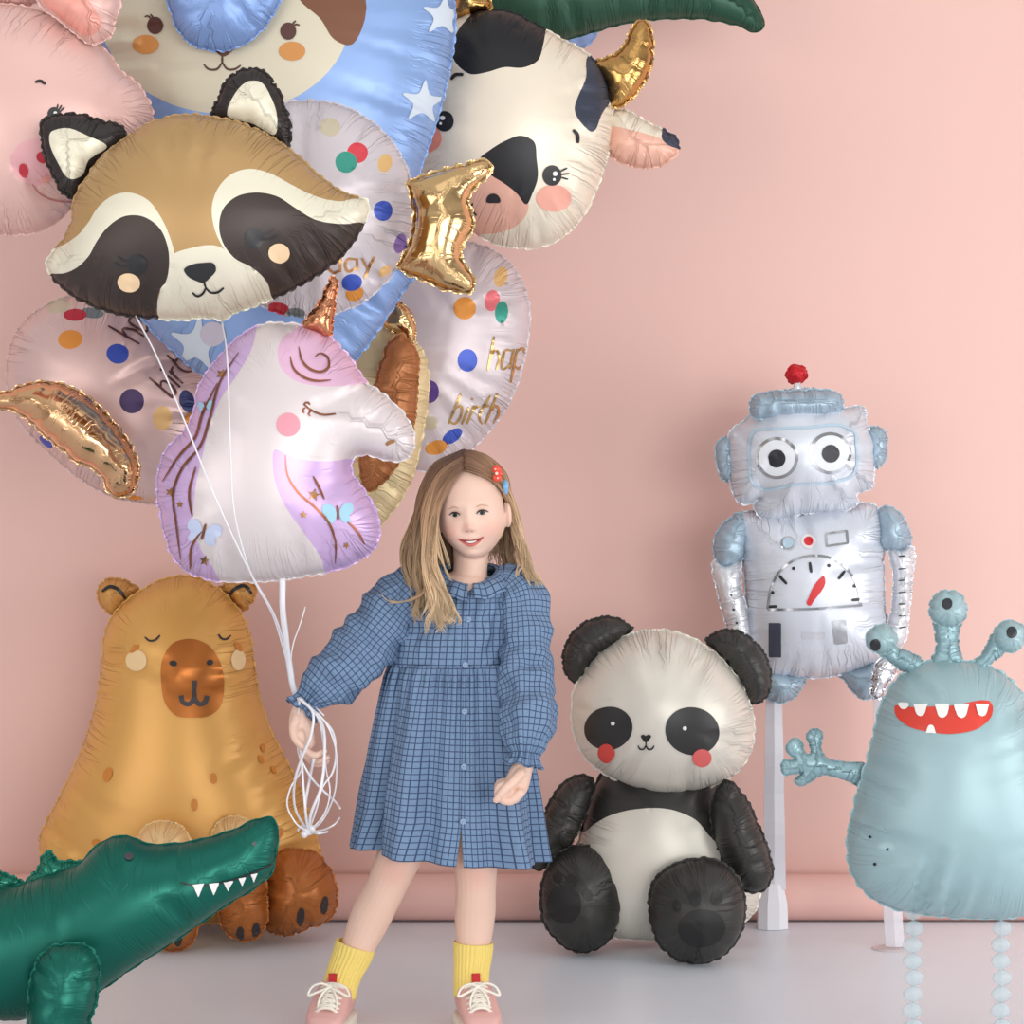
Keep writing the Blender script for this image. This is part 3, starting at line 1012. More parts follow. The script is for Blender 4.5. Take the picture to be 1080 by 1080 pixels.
# ------------------------------------------------------------------ gold foil balloons
pc = balloon('gold_foil_balloon', None, [(430, 194, 1), (441, 188), (454, 184), (480, 177), (499, 172), (514, 171), (517, 178), (510, 189), (498, 200), (493, 212), (496, 224), (498, 240), (490, 254), (485, 268), (490, 281), (499, 297), (497, 307), (484, 307), (466, 303),
                                         (447, 294), (429, 287), (421, 280), (428, 268), (435, 250), (438, 231), (435, 209)], 4.62, .055, GOLDF, scallop=.004, pleat=.045, plen=.04, pdepth=.3, lip=.006, power=.6)
tag(pc.obj, 'shiny gold foil balloon with pointed corners in front of the cow snout', 'balloon')
pc = balloon('gold_crescent_balloon', None, [(-14, 424), (9, 413), (27, 407), (44, 404), (65, 406), (89, 418), (113, 439), (133, 464), (143, 483), (145, 503), (140, 517), (127, 524), (115, 517), (108, 502), (92, 490), (77, 484), (70, 476), (61, 470), (44, 455), (32, 444), (18, 434),
                                             (5, 430), (-10, 430)], 4.93, .075, foil((228, 182, 138), 1.0, .13, .4), scallop=.004, pleat=.04, plen=.04, pdepth=.35, lip=.006)
tag(pc.obj, 'shiny gold crescent foil balloon at the left below the raccoon', 'balloon')

# ------------------------------------------------------------------ cream animal balloon turned edge-on
Ye = 5.2
t = thing('cream_animal_balloon', 'cream animal foil balloon turned edge-on with a brown ear behind the unicorn nose', 'balloon', tuple(W(400, 556, Ye)))
ce, be = foil((228, 206, 160), .35, .36), foil((172, 108, 62), .4, .36)
balloon('head', t, [(398, 338), (412, 339), (427, 349), (440, 364), (449, 382), (451, 404), (449, 431), (444, 462), (437, 493), (426, 520), (411, 541), (397, 555), (380, 548), (368, 520), (362, 470), (362, 410), (372, 365), (384, 345)], Ye, .06, ce, pleat=.05)
balloon('ear', t, [(424, 353), (432, 362), (439, 372), (440, 395), (438, 425), (435, 452), (430, 466), (420, 487), (404, 507), (389, 517), (381, 500), (385, 460), (395, 412), (402, 385), (411, 363)], Ye - .1, .05, be, scallop=.005, pleat=.03, pdepth=.6)
balloon('horn', t, [(405, 342), (410, 327), (416, 318), (426, 322), (436, 337), (438, 353), (432, 366), (424, 353), (412, 348)], Ye - .06, .03, GOLDF, scallop=.004, pleat=.02, ds=.004, grid=.006, lip=.003)

# ------------------------------------------------------------------ capybara sitting on the floor
Yk = 5.6
t = thing('capybara_balloon', 'big orange tan capybara foil balloon sitting on the floor with closed eyes', 'balloon', (float(W(188, 0, Yk)[0]), Yk, 0))
ck, cd, cl_, cpr = foil((222, 168, 92), .35, .35), foil((176, 104, 48), .45, .32), foil((234, 196, 140), .3, .37), ink((186, 112, 52), .7, .33)
out = [(44, 900), (43, 885), (50, 866), (59, 850), (78, 812), (94, 773), (104, 735), (109, 690), (112, 666), (125, 643), (152, 622), (179, 610), (203, 609), (226, 619), (248, 640), (261, 664), (267, 699), (273, 738), (288, 777), (304, 808),
       (320, 843), (332, 878), (337, 905), (330, 930), (305, 955), (255, 970), (190, 974), (120, 970), (70, 955), (48, 930)]
pc = balloon('body', t, out, Yk, 0.19, ck, pleat=.045, plen=.06, ds=.008, grid=.014)
nose = [(170, 718), (171, 697), (182, 679), (203, 674), (220, 681), (232, 699), (236, 726), (231, 747), (221, 755), (203, 757), (186, 755), (176, 745)]
sp = decal(pc, 'snout', nose, cpr, t, off=.002, step=.008)
decal(pc, 'nostril', ell(183, 700, 4, 3, 10), BLACK, sp, off=.004, step=.003)
decal(pc, 'nostril', ell(221, 699, 3.5, 3, -10), BLACK, sp, off=.004, step=.003)
strokes(pc, 'mouth', [[(205, 718), (205, 738)], [(191, 734), (193, 741), (199, 743), (205, 737)], [(205, 737), (210, 743), (216, 741), (218, 734)]], 5, ink((62, 56, 58)), sp, off=.0045, taper=0)
strokes(pc, 'eye', [[(153, 672), (158, 676), (164, 675), (169, 670)]], 2.2, BLACK, t)
strokes(pc, 'eye', [[(230, 669), (234, 674), (239, 674), (243, 670)]], 2.2, BLACK, t)
ckm = ink((240, 208, 158))
decal(pc, 'cheek', ell(144, 697, 11, 11.5), ckm, t)
decal(pc, 'cheek', ell(251, 696, 7.5, 11), ckm, t)
decals(pc, 'freckle', [ell(142, 684, 3, 6, 50), ell(251, 682, 3, 6, -35), ell(225, 821, 4, 6, -8), ell(205, 849, 3.7, 6.7), ell(114, 817, 4.5, 8, 18), ell(275, 801, 2.7, 5, -20), ell(277, 789, 2.2, 5, -12), ell(288, 812, 2.2, 5, -30),
                       ell(102, 889, 5, 4, 20), ell(294, 880, 3.5, 8, 25)], ink((205, 128, 48)), t, off=.0024)
for oo, st in (([(104, 622), (110, 613), (122, 611), (137, 615), (146, 623), (134, 635), (121, 648), (111, 642), (105, 633)], [(108, 624), (116, 619), (126, 623), (132, 631)]),
               ([(231, 622), (245, 613), (258, 611), (267, 614), (270, 626), (265, 636), (257, 643), (248, 636), (240, 627)], [(240, 632), (247, 622), (258, 618), (265, 626)])):
    e = balloon('ear', t, oo, Yk + .02, .03, foil((206, 150, 82), .35, .36), scallop=.006, pleat=.02, ds=.005, grid=.008, plen=.02)
    strokes(e, 'ear_line', [st], 3.6, BLACK, e.obj)
claw = ink((46, 40, 40))
for oo, cls in (([(147, 884), (155, 872), (172, 867), (190, 872), (199, 884), (203, 910), (207, 945), (208, 975), (203, 992), (192, 1001), (176, 1002), (162, 995), (152, 975), (148, 930)], [(171, 993), (188, 989)]),
                ([(224, 882), (232, 867), (246, 862), (262, 866), (274, 880), (279, 910), (281, 945), (281, 970), (276, 984), (264, 991), (250, 990), (238, 982), (232, 965), (227, 925)], [(253, 986), (270, 982)])):
    a = balloon('arm', t, oo, 5.375 if oo[0][0] < 200 else 5.41, .07, [cl_, cd], [([(100, 905), (175, 900), (230, 903), (320, 898), (320, 1040), (100, 1040)], 1)], scallop=.005, pleat=.03)
    for cx, cy in cls:
        decal(a, 'claw', ell(cx, cy, 4.2, 9, 4), claw, a.obj, step=.004)
for oo, cls in (([(280, 925), (283, 910), (293, 900), (312, 896), (333, 900), (347, 917), (355, 942), (352, 962), (342, 972), (325, 978), (300, 986), (284, 981), (279, 957)], [(317, 967, 4, 10), (342, 955, 3.7, 10)]),
                ([(40, 946), (52, 926), (75, 921), (95, 932), (100, 956), (92, 978), (70, 986), (50, 976)], [])):
    a = balloon('foot', t, oo, 5.49, .10, cd, scallop=.005, pleat=.03)
    for cx, cy, rx, ry in cls:
        decal(a, 'claw', ell(cx, cy, rx, ry, 8), claw, a.obj, step=.004)

# ------------------------------------------------------------------ panda sitting on the floor
Yd = 5.32
t = thing('panda_balloon', 'black and white panda foil balloon sitting on the floor beside the girl', 'balloon', (float(W(700, 0, Yd)[0]), Yd, 0))
pw, pb, pd_ = foil((230, 225, 213), .3, .37), foil((60, 59, 57), .4, .36), ink((24, 23, 24), 0, .5)
pc = balloon('torso', t, [(650, 800), (700, 790), (750, 805), (765, 840), (782, 872), (797, 905), (801, 935), (794, 962), (772, 978), (735, 986), (690, 990), (645, 986), (617, 972), (607, 940), (609, 900), (617, 865), (630, 825)], Yd + .10, .15,
             [pb, pw], [([(600, 884), (616, 876), (641, 861), (675, 853), (708, 854), (734, 865), (756, 886), (770, 880), (815, 860), (830, 1010), (590, 1010)], 1)], pleat=.06)
head = balloon('head', t, [(604, 748), (606, 730), (616, 710), (630, 691), (653, 675), (675, 667), (701, 665.5), (723, 671), (749, 686), (771, 708), (787, 734), (794, 760), (792, 789), (779, 811), (756, 826), (727, 834), (697, 836), (667, 829), (641, 817), (619, 799), (607, 775)], Yd + .03, .165, pw, pleat=.045)
for oo in ([(594, 700), (597, 682), (608, 664), (627, 653), (648, 652), (667, 662, 1), (652, 676), (630, 692), (617, 710), (610, 722, 1), (599, 712)], [(744, 675, 1), (760, 666), (780, 667), (798, 680), (810, 700), (812, 720), (805, 738), (790, 742, 1), (782, 722), (766, 698)]):
    balloon('ear', t, oo, Yd + .04, .045, pb, scallop=.005, pleat=.022, ds=.005, grid=.009, plen=.03)
for (cx, cy, rx, ry, rot, sx, sy) in ((642, 768, 25.5, 22.5, -12, 647, 763), (730, 771, 28.5, 25, 12, 722, 768)):
    e = decal(head, 'eye_patch', ell(cx, cy, rx, ry, rot), ink((44, 43, 43)), t, step=.006)
    decal(head, 'pupil', ell(sx, sy, 2.2, 2.2, 0, 12), WHITE, e, off=.003, step=.003)
decal(head, 'cheek', ell(640, 794, 8.7, 10), ink((220, 74, 66)), t, off=.003)
decal(head, 'cheek', ell(740, 799, 10, 9.5), ink((226, 104, 100)), t, off=.003)
decal(head, 'nose', [(676, 776), (679, 774.5), (681, 776), (684, 774.5), (687, 776), (685, 780), (681, 783), (678, 780)], BLACK, t, step=.003)
strokes(head, 'mouth', [[(673, 786), (675, 789.5), (679, 790), (681.5, 786)], [(681.5, 782), (681.5, 786)], [(681.5, 786), (684, 790), (688, 789.5), (690, 786)]], 1.7, BLACK, t, step=.003)
for k, (oo, yy) in enumerate((([(563, 905), (567, 885), (575, 858), (584, 840), (598, 824), (614, 818), (626, 824), (622, 845), (613, 867), (602, 888), (589, 904), (574, 915), (564, 916)], Yd + .05),
                              ([(753, 840), (766, 824), (783, 838), (797, 866), (811, 902), (814, 922), (805, 938), (790, 940), (772, 924), (758, 897), (751, 868)], Yd - .02))):
    balloon('arm', t, oo, yy, .06, pb, pleat=.035, scallop=.004, pdepth=.6)
for oo, pad, toes in (([(571, 950), (575, 923), (590, 901), (612, 892), (638, 900), (655, 922), (660, 945), (655, 968), (645, 986), (629, 1000), (608, 1003), (587, 990), (574, 972)], ell(595, 954, 18, 20), [ell(620, 944, 5, 7, -20), ell(602, 930, 6, 8, 5), ell(588, 926, 4.5, 6, 10)]),
                      ([(685, 952), (690, 930), (708, 914), (734, 906), (760, 910), (778, 926), (785, 954), (781, 982), (767, 1003), (745, 1014), (719, 1013), (698, 998), (688, 975)], ell(740, 979, 25, 20, -5), [ell(714, 955, 4.5, 7, -8), ell(733, 948, 6.5, 9), ell(756, 947, 6, 8, 12)])):
    a = balloon('foot', t, oo, Yd + (.03 if oo[0][0] < 600 else -.09), .085, pb, pleat=.04, scallop=.004)
    pdd = decal(a, 'paw_pad', [pad], pd_, a.obj, step=.007)
    decals(a, 'toe_pad', toes, pd_, a.obj, step=.004)

# ------------------------------------------------------------------ robot
Yo = 5.58
t = thing('robot_balloon', 'silver robot foil balloon with pale blue shoulders standing behind the panda', 'balloon', (float(W(855, 0, Yo)[0]), Yo, 0))
rs, rb, rw = foil((212, 217, 227), .4, .36), foil((164, 186, 202), .4, .34), foil((226, 228, 234), .5, .28)
body = balloon('torso', t, [(779, 543), (810, 541), (853, 538), (895, 534), (923, 534), (929, 548), (931, 580), (932, 634), (935, 669), (931, 690), (914, 702), (895, 709), (860, 714), (824, 713), (800, 709), (790, 688), (788, 651), (787, 616), (783, 581)], Yo, .10, rs, pleat=.03, plen=.06)
head = balloon('head', t, [(793, 436, 1), (796, 431), (886, 427), (888, 432, 1), (911, 431), (913, 447), (920, 462), (921, 493), (918, 514), (902, 520, 1), (904, 531), (895, 537), (853, 540), (801, 543), (796, 533), (801, 526, 1), (782, 531), (774, 519), (770, 500), (768, 476), (771, 455), (786, 444)], Yo - .03, .10, rs, pleat=.03, plen=.05)
balloon('cap', t, [(793, 437), (793, 421), (801, 416), (830, 413), (850, 412), (876, 413), (886, 418), (887, 433), (868, 437), (830, 439)], Yo - .085, .05, rb, pleat=.025, scallop=.004)
balloon('ear_knob', t, [(757, 468), (763, 463), (772, 461), (774, 484), (773, 507), (763, 505), (757, 490)], Yo - .02, .03, rb, pleat=.02, scallop=.004, ds=.005, grid=.008)
balloon('ear_knob', t, [(917, 452), (926, 451), (933, 457), (934, 473), (931, 488), (919, 494), (917, 474)], Yo - .02, .03, rb, pleat=.02, scallop=.004, ds=.005, grid=.008)
balloon('antenna_stem', t, [(836, 414), (837, 406), (839, 401), (843, 401), (845, 407), (846, 414)], Yo - .03, .008, rw, ds=.003, grid=.004, lip=.0, scallop=0)
balloon('antenna_ball', t, ell(840, 395, 11, 10.5, 0, 16), Yo - .03, .02, foil((205, 32, 44), .5, .28), pleat=.014, scallop=.004, ds=.004, grid=.006, plen=.02, lip=.003)
silver, bline = ink((176, 178, 182), .95, .2), ink((176, 198, 214))
strokes(head, 'screen_outline', [[(800, 453), (850, 451), (893, 451), (901, 456), (903, 470), (903, 492), (898, 502), (885, 507), (840, 511), (800, 514), (793, 508), (791, 490), (791, 466), (794, 457), (800, 453)]], 2.8, bline, t, taper=0)
for (cx, cy) in ((819.5, 483), (875.5, 478)):
    e = decal(head, 'eye', ell(cx, cy, 22.5, 22), silver, t, step=.006)
    decal(head, 'eye_white', ell(cx, cy, 19, 18.5), ink((222, 226, 232)), e, off=.003, step=.006)
    decal(head, 'pupil', ell(cx, cy + .5, 9.2, 9.2), ink((30, 30, 38)), e, off=.0045, step=.004)
for (oo, ll) in (([(754, 582), (757, 562), (768, 549), (782, 542), (786, 550), (786, 572), (783, 588), (774, 596), (762, 597)], [(755, 592), (764, 597), (776, 592), (781, 622), (789, 651), (790, 680), (786, 690), (777, 688), (766, 655), (758, 625)]),
                 ([(927, 538), (936, 535), (948, 542), (956, 555), (959, 575), (950, 580), (938, 580), (929, 577), (927, 556)], [(941, 578), (950, 580), (960, 577), (961, 610), (957, 650), (953, 676), (945, 684), (938, 676), (942, 637), (943, 605)])):
    balloon('upper_arm', t, oo, Yo - .01, .045, rb, pleat=.03, scallop=.003, ds=.005, grid=.008)
    lo = balloon('forearm', t, ll, Yo - .015, .03, rw, pleat=.03, scallop=.002, ds=.005, grid=.008)
    if ll[0][0] > 900:
        strokes(lo, 'forearm_marks', [[(948, y), (955, y - .5)] for y in (587, 600, 612, 625, 637, 650, 662)], 1.4, BLACK, lo.obj, step=.003)
    else:
        decal(lo, 'forearm_marks', [ell(771, 628, 1.3, 1.3, 0, 8), ell(774, 643, 1.3, 1.3, 0, 8), ell(777, 657, 1.3, 1.3, 0, 8)], BLACK, lo.obj, step=.003)
balloon('leg', t, [(804, 706), (830, 710), (851, 711), (846, 722), (838, 734), (824, 740), (808, 735), (802, 722)], Yo + .01, .04, rb, pleat=.03)
balloon('leg', t, [(882, 709), (905, 704), (928, 696), (931, 715), (926, 731), (914, 737), (900, 729), (892, 717)], Yo + .01, .04, rb, pleat=.03)
bb = decal(body, 'button', ell(831, 573, 8, 7.5), silver, t, step=.004)
decal(body, 'button_face', ell(831, 573, 6, 5.6), ink((176, 200, 216)), bb, off=.003, step=.003)
bb = decal(body, 'button', ell(853, 571, 8, 7.5), ink((236, 228, 230)), t, step=.004)
decal(body, 'button_face', ell(853, 571, 5, 4.8), ink((212, 40, 48)), bb, off=.003, step=.003, label='red button face')
strokes(body, 'display_outline', [[(871, 563, 1), (893, 560, 1), (894, 573, 1), (872, 576, 1), (871, 563, 1)]], 2.2, silver, t, taper=0)
strokes(body, 'gauge', [[(810, 642), (813, 622), (823, 602), (840, 590), (858, 586), (877, 589), (893, 600), (904, 618), (908, 639)], [(810, 643), (860, 642), (908, 638)]], 2.6, silver, t, taper=0)
for ln_ in ([(810, 640), (820, 639.5)], [(822, 607), (830, 616)], [(854, 593), (855.5, 604)], [(891, 602), (884, 611)], [(898, 633), (908, 632)]):
    strokes(body, 'gauge_mark', [ln_], 3.2, BLACK, t)
decals(body, 'gauge_dot', [ell(x, y, 1.9, 1.9, 0, 10) for x, y in ((815, 625), (837, 599.5), (874, 596.5), (901, 618))], BLACK, t, step=.003)
decal(body, 'needle', [(868.5, 607, 1), (870, 610), (858, 634), (854, 639), (851, 637), (853, 630), (863, 612)], ink((216, 40, 46)), t, off=.0026, step=.004)
decal(body, 'panel', rect(811, 657, 824, 693), ink((62, 66, 82)), t, step=.006)
decal(body, 'panel', [(877, 655, 1), (892, 654, 1), (894, 678, 1), (880, 680, 1)], silver, t, step=.006)
decal(body, 'panel', rect(846, 667, 870, 674), ink((196, 198, 206)), t, step=.006)
m_paper = simple('white_streamer_paper', (226, 226, 234), .45, alpha=.86)
z0 = float(W(0, 735, 5.64)[2])


def strip(name, px0, px1, pxb0, pxb1, Yt, Ybm, ztop, zbot, mat, parent, n=14):
    V, F = [], []
    for i in range(n + 1):
        k = i / n
        a = W(px0, 540, Yt)[0] * (1 - k) + W(pxb0, 540, Ybm)[0] * k
        b = W(px1, 540, Yt)[0] * (1 - k) + W(pxb1, 540, Ybm)[0] * k
        y = Yt * (1 - k) + Ybm * k + .004 * math.sin(k * 16)
        z = ztop * (1 - k) + zbot * k
        V += [(a, y, z), ((a + b) / 2, y - .006, z), (b, y, z), (b, y + .004, z), ((a + b) / 2, y - .002, z), (a, y + .004, z)]
        if i:
            o_ = (i - 1) * 6
            for j in range(6):
                F.append((o_ + j, o_ + (j + 1) % 6, o_ + 6 + (j + 1) % 6, o_ + 6 + j))
    F.append((0, 1, 2, 3, 4, 5)); F.append(tuple(n * 6 + j for j in (5, 4, 3, 2, 1, 0)))
    return mk(name, V, F, mat, parent, smooth=False)


s1 = strip('leg_streamer', 808, 825, 804, 829, 5.62, 5.665, z0, .095, m_paper, t)
wx0, wx1 = W(799, 0, 5.67)[0], W(831, 0, 5.67)[0]
wb = []
for i, (zz, k) in enumerate(((.001, 1.0), (.012, 1.02), (.06, .98), (.105, .72), (.11, .6))):
    cx = (wx0 + wx1) / 2
    hw = (wx1 - wx0) / 2 * k
    for j in range(8):
        a = PI / 8 + j * PI / 4
        wb.append((cx + hw * 1.05 * math.cos(a), 5.675 + hw * .8 * math.sin(a), zz))
wf = []
for i in range(4):
    for j in range(8):
        wf.append((i * 8 + j, i * 8 + (j + 1) % 8, i * 8 + 8 + (j + 1) % 8, i * 8 + 8 + j))
wf += [tuple(range(8))[::-1], tuple(32 + j for j in range(8))]
mk('balloon_weight', wb, wf, simple('white_card', (232, 232, 238), .5), t, smooth=False)
strip('leg_streamer', 921, 938, 934, 954, 5.6, 5.42, z0, .004, simple('thin_streamer_film', (226, 224, 232), .45, alpha=.6), t)
v, f = [], []
cx_ = W(936, 0, 5.42)[0]
v, f = tube([(cx_, 5.41, .0005), (cx_, 5.41, .004)], [.038, .036], sides=28, cap=False)
mk('foot_disc', v, f, simple('clear_plastic', (225, 212, 214), .2, alpha=.45), t, smooth=False)
pcs = balloon('silver_tail', t, [(923, 702), (936, 694), (946, 700), (943, 713), (934, 722), (928, 737), (920, 733), (921, 718)], Yo - .08, .016, foil((222, 222, 228), 1.0, .15, .5), scallop=.006, pleat=.015, ds=.004, grid=.006, pdepth=.7)

# ------------------------------------------------------------------ monster
Yt = 4.42
t = thing('monster_balloon', 'pale teal monster foil balloon with three eyestalks and a red toothy mouth', 'balloon', (float(W(1003, 0, Yt)[0]), Yt, 0))
mt, mt2 = foil((156, 184, 190), .25, .4, .7), foil((146, 178, 186), .4, .32)
pc = balloon('body', t, [(1002, 698), (985, 698), (966, 703), (946, 718), (931, 742), (922, 778), (912, 813), (902, 849), (895, 884), (897, 913), (911, 938), (938, 955), (980, 964), (1029, 967), (1069, 966), (1093, 960), (1111, 944), (1115, 911), (1108, 849), (1097, 796), (1084, 751), (1073, 727), (1055, 710), (1030, 700)], Yt, .16, mt, pleat=.05, plen=.06)
mouth = [(944, 745), (960, 746), (1000, 745), (1047, 744), (1046, 755), (1034, 767), (1007, 774), (980, 772), (955, 764), (945, 754)]
mo = decal(pc, 'mouth', mouth, ink((212, 62, 48)), t, step=.007)
decal(pc, 'tooth', [[(948, 743), (960, 743), (957, 748), (953, 749)]], WHITE, mo, off=.0034, step=.004)
for (a, b, tip) in ((965, 978, 755), (987, 1001, 757), (1007, 1021, 757), (1029, 1041, 755)):
    decal(pc, 'tooth', [[(a - 1, 743, 1), (b + 1, 743, 1), ((a + b) / 2 + 1, tip + 1), ((a + b) / 2 - 1, tip + 1)]], WHITE, mo, off=.0034, step=.004)
decal(pc, 'tooth', [[(977, 773, 1), (981, 765), (983, 765), (988, 774, 1)]], WHITE, mo, off=.0034, step=.004)
decals(pc, 'freckle', [ell(918, 883, 1.8, 1.8, 0, 10), ell(936, 896, 1.8, 1.8, 0, 10), ell(923, 911.5, 1.8, 1.8, 0, 10)], BLACK, t, step=.003)
for (ex, ey, er, st, px_, py_) in ((930, 674, 16, [(934, 664), (945, 682), (958, 688), (974, 698), (972, 712), (954, 708), (940, 698), (927, 688)], 923.5, 680), (1000, 642, 20, [(987, 652), (1011, 652), (1010, 680), (1015, 702), (983, 702), (988, 680)], 999, 637),
                                   (1065, 671, 17, [(1050, 668), (1062, 684), (1048, 696), (1032, 708), (1022, 703), (1036, 690)], 1067, 667)):
    s_ = balloon('eyestalk', t, st, Yt + .005, .02, mt2, scallop=.003, pleat=.02, ds=.004, grid=.006, lip=.003)
    e_ = balloon('eyeball', t, ell(ex, ey, er, er * .97, 0, 18), Yt - .012, .03, mt, scallop=.005, pleat=.014, ds=.004, grid=.006, plen=.02, lip=.003)
    decal(e_, 'pupil', ell(px_, py_, 5.4, 6), ink((40, 42, 48)), e_.obj, step=.004)
a_ = balloon('arm', t, [(912, 806), (896, 804), (881, 802), (871, 799), (866, 791), (866, 781), (868, 774), (862, 769), (855, 770), (851, 776), (853, 784), (856, 791), (853, 796), (848, 793), (847, 786), (841, 779), (833, 781), (829, 789), (833, 796), (840, 801), (834, 802), (826, 802), (824, 810), (827, 817), (838, 816), (847, 815),
                        (842, 819), (838, 823), (843, 829), (850, 827), (858, 822), (869, 817), (881, 819), (898, 825), (906, 829)], Yt + .02, .016, mt2, scallop=.002, pleat=.02, ds=.004, grid=.006, lip=.002, plen=.02)
m_chain = simple('translucent_pale_blue', (200, 222, 228), .35, alpha=.34)
for px in (963, 1056):
    seg = []
    x = W(px, 0, Yt)[0]
    zt, k = float(W(0, 962, Yt)[2]), 0
    z = zt
    while z > .012:
        seg.append(sphere((x + .002 * math.sin(k * 1.9), Yt, z), 1.0, 16, 10, (.0185, .009, .0150)))
        z -= .0305
        k += 1
    seg.append(tube([(x, Yt, zt), (x, Yt, .002)], [.0025, .0025], sides=8, cap=False))
    v, f = join(seg)
    mk('chain_leg', v, f, m_chain, t)

# ------------------------------------------------------------------ crocodile
Yx = 4.32
t = thing('crocodile_balloon', 'glossy dark green crocodile foil balloon in the left foreground with raised snout', 'balloon', (float(W(40, 0, Yx)[0]), Yx, 0))
gr = foil((14, 100, 86), .69, .33, .6)
pc = balloon('body', t, [(-40, 936), (0, 937), (20, 934), (45, 925), (70, 917), (84, 911), (93, 902), (107, 889), (123, 883), (138, 883), (150, 889), (187, 890), (227, 882), (253, 873), (273, 864), (286, 863), (292, 873), (291, 897), (286, 920), (267, 937), (240, 953), (213, 972), (187, 990), (160, 1007), (133, 1025), (112, 1040), (93, 1053), (67, 1066), (30, 1073),
                          (-40, 1074), (-110, 1066), (-190, 1040), (-260, 1000), (-280, 985), (-220, 968), (-140, 945)], Yx, .115, gr, pleat=.09, plen=.05, lip=.003, scallop=.001)
strokes(pc, 'mouth', [[(190, 931), (207, 934), (233, 931), (263, 922), (287, 911)]], 2.2, ink((28, 34, 36)), t)
for (a, b, y0, tip) in (((203, 215, 933, (209, 946))), ((220, 231, 932, (225, 944))), ((235, 246, 930, (240, 940))), ((251, 259, 926, (255, 934))), ((264, 271, 922, (267, 930)))):
    decal(pc, 'tooth', [[(a, y0, 1), (b, y0 - 1.5, 1), (tip[0], tip[1], 1)]], WHITE, t, off=.0026, step=.003)
decal(pc, 'eye', ell(136, 904, 4.8, 3.8), ink((62, 62, 66)), t, off=.0026, step=.003)
decal(pc, 'nostril', ell(268, 890, 3, 2.4, -30), ink((62, 80, 78)), t, off=.0026, step=.003)
for oo, yy in (([(26, 934), (34, 924), (43, 914), (46, 904), (51, 899), (57, 903), (61, 909), (74, 909), (88, 912), (80, 922), (50, 932)], Yx + .02), ([(-40, 920), (-25, 912), (-15, 905), (-5, 918), (8, 924), (24, 931), (0, 942), (-30, 942)], Yx + .02), ([(-110, 935), (-95, 915), (-85, 920), (-60, 930), (-50, 945), (-90, 955)], Yx + .02)):
    balloon('back_spine', t, oo, yy, .02, foil((30, 118, 98), .6, .26), scallop=.004, pleat=.03, ds=.005, grid=.008)
for oo, yy in (([(33, 1040), (38, 1018), (46, 1006), (58, 998), (76, 996), (94, 1000), (103, 1015), (103, 1040), (98, 1065), (92, 1085), (88, 1112), (82, 1130), (60, 1137), (42, 1130), (34, 1105), (31, 1075)], 4.17), ([(-125, 1040), (-115, 1010), (-95, 1000), (-70, 1005), (-60, 1030), (-66, 1080), (-72, 1125), (-95, 1136), (-115, 1128), (-122, 1090)], 4.2)):
    balloon('leg', t, oo, yy, .06, gr, scallop=.004, pleat=.03)

# ------------------------------------------------------------------ ribbons
m_rib = simple('white_ribbon', (236, 234, 240), .3)
m_rib.node_tree.nodes['Principled BSDF'].inputs['Coat Weight'].default_value = .5


def ribbon(name, pts, r, flat=.25, n=60, parent=None, sides=6, twist=0.0):
    P = spline3([W(x, y, Y) for x, y, Y in pts], n)
    v, f = tube(P, r, sides=sides, cap=False, flat=flat, spiral=twist)
    return mk(name, v, f, m_rib, parent, loc=None if parent else P[-1])


for nm, pts, r, lab in (('balloon_ribbon', [(143, 333, 4.40), (165, 375, 4.32), (195, 445, 4.265), (225, 520, 4.25), (262, 600, 4.29), (290, 650, 4.4), (302, 690, 4.5), (309, 720, 4.555), (316, 740, 4.57)], .0016, 'thin white ribbon running from the left underside of the raccoon to the girl hand'),
                        ('balloon_ribbon', [(234, 338, 4.46), (240, 385, 4.28), (243, 470, 4.255), (247, 540, 4.25), (262, 598, 4.285), (288, 650, 4.4), (301, 692, 4.5), (310, 722, 4.555), (317, 741, 4.57)], .0016, 'thin white ribbon hanging from the raccoon chin across the unicorn neck'),
                        ('balloon_ribbon', [(298, 610, 4.42), (298, 640, 4.43), (301, 670, 4.47), (305, 700, 4.52), (313, 735, 4.56), (319, 744, 4.575)], .0065, 'wide white ribbon hanging straight down from the bottom of the unicorn'),
                        ('balloon_ribbon', [(322, 640, 4.57), (316, 660, 4.565), (309, 680, 4.555), (307, 700, 4.55), (312, 726, 4.565), (318, 743, 4.575)], .0013, 'short loose wisp of white ribbon beside the gathered strings')):
    o = ribbon(nm, pts, r, twist=.05)
    tag(o, lab, 'ribbon', 'white ribbons tied to the balloons')
t = thing('ribbon_bundle', 'bundle of white ribbon loops hanging from the girl hand and knotted at the bottom', 'ribbon', tuple(W(325, 880, 4.53)))
Yq = 4.53
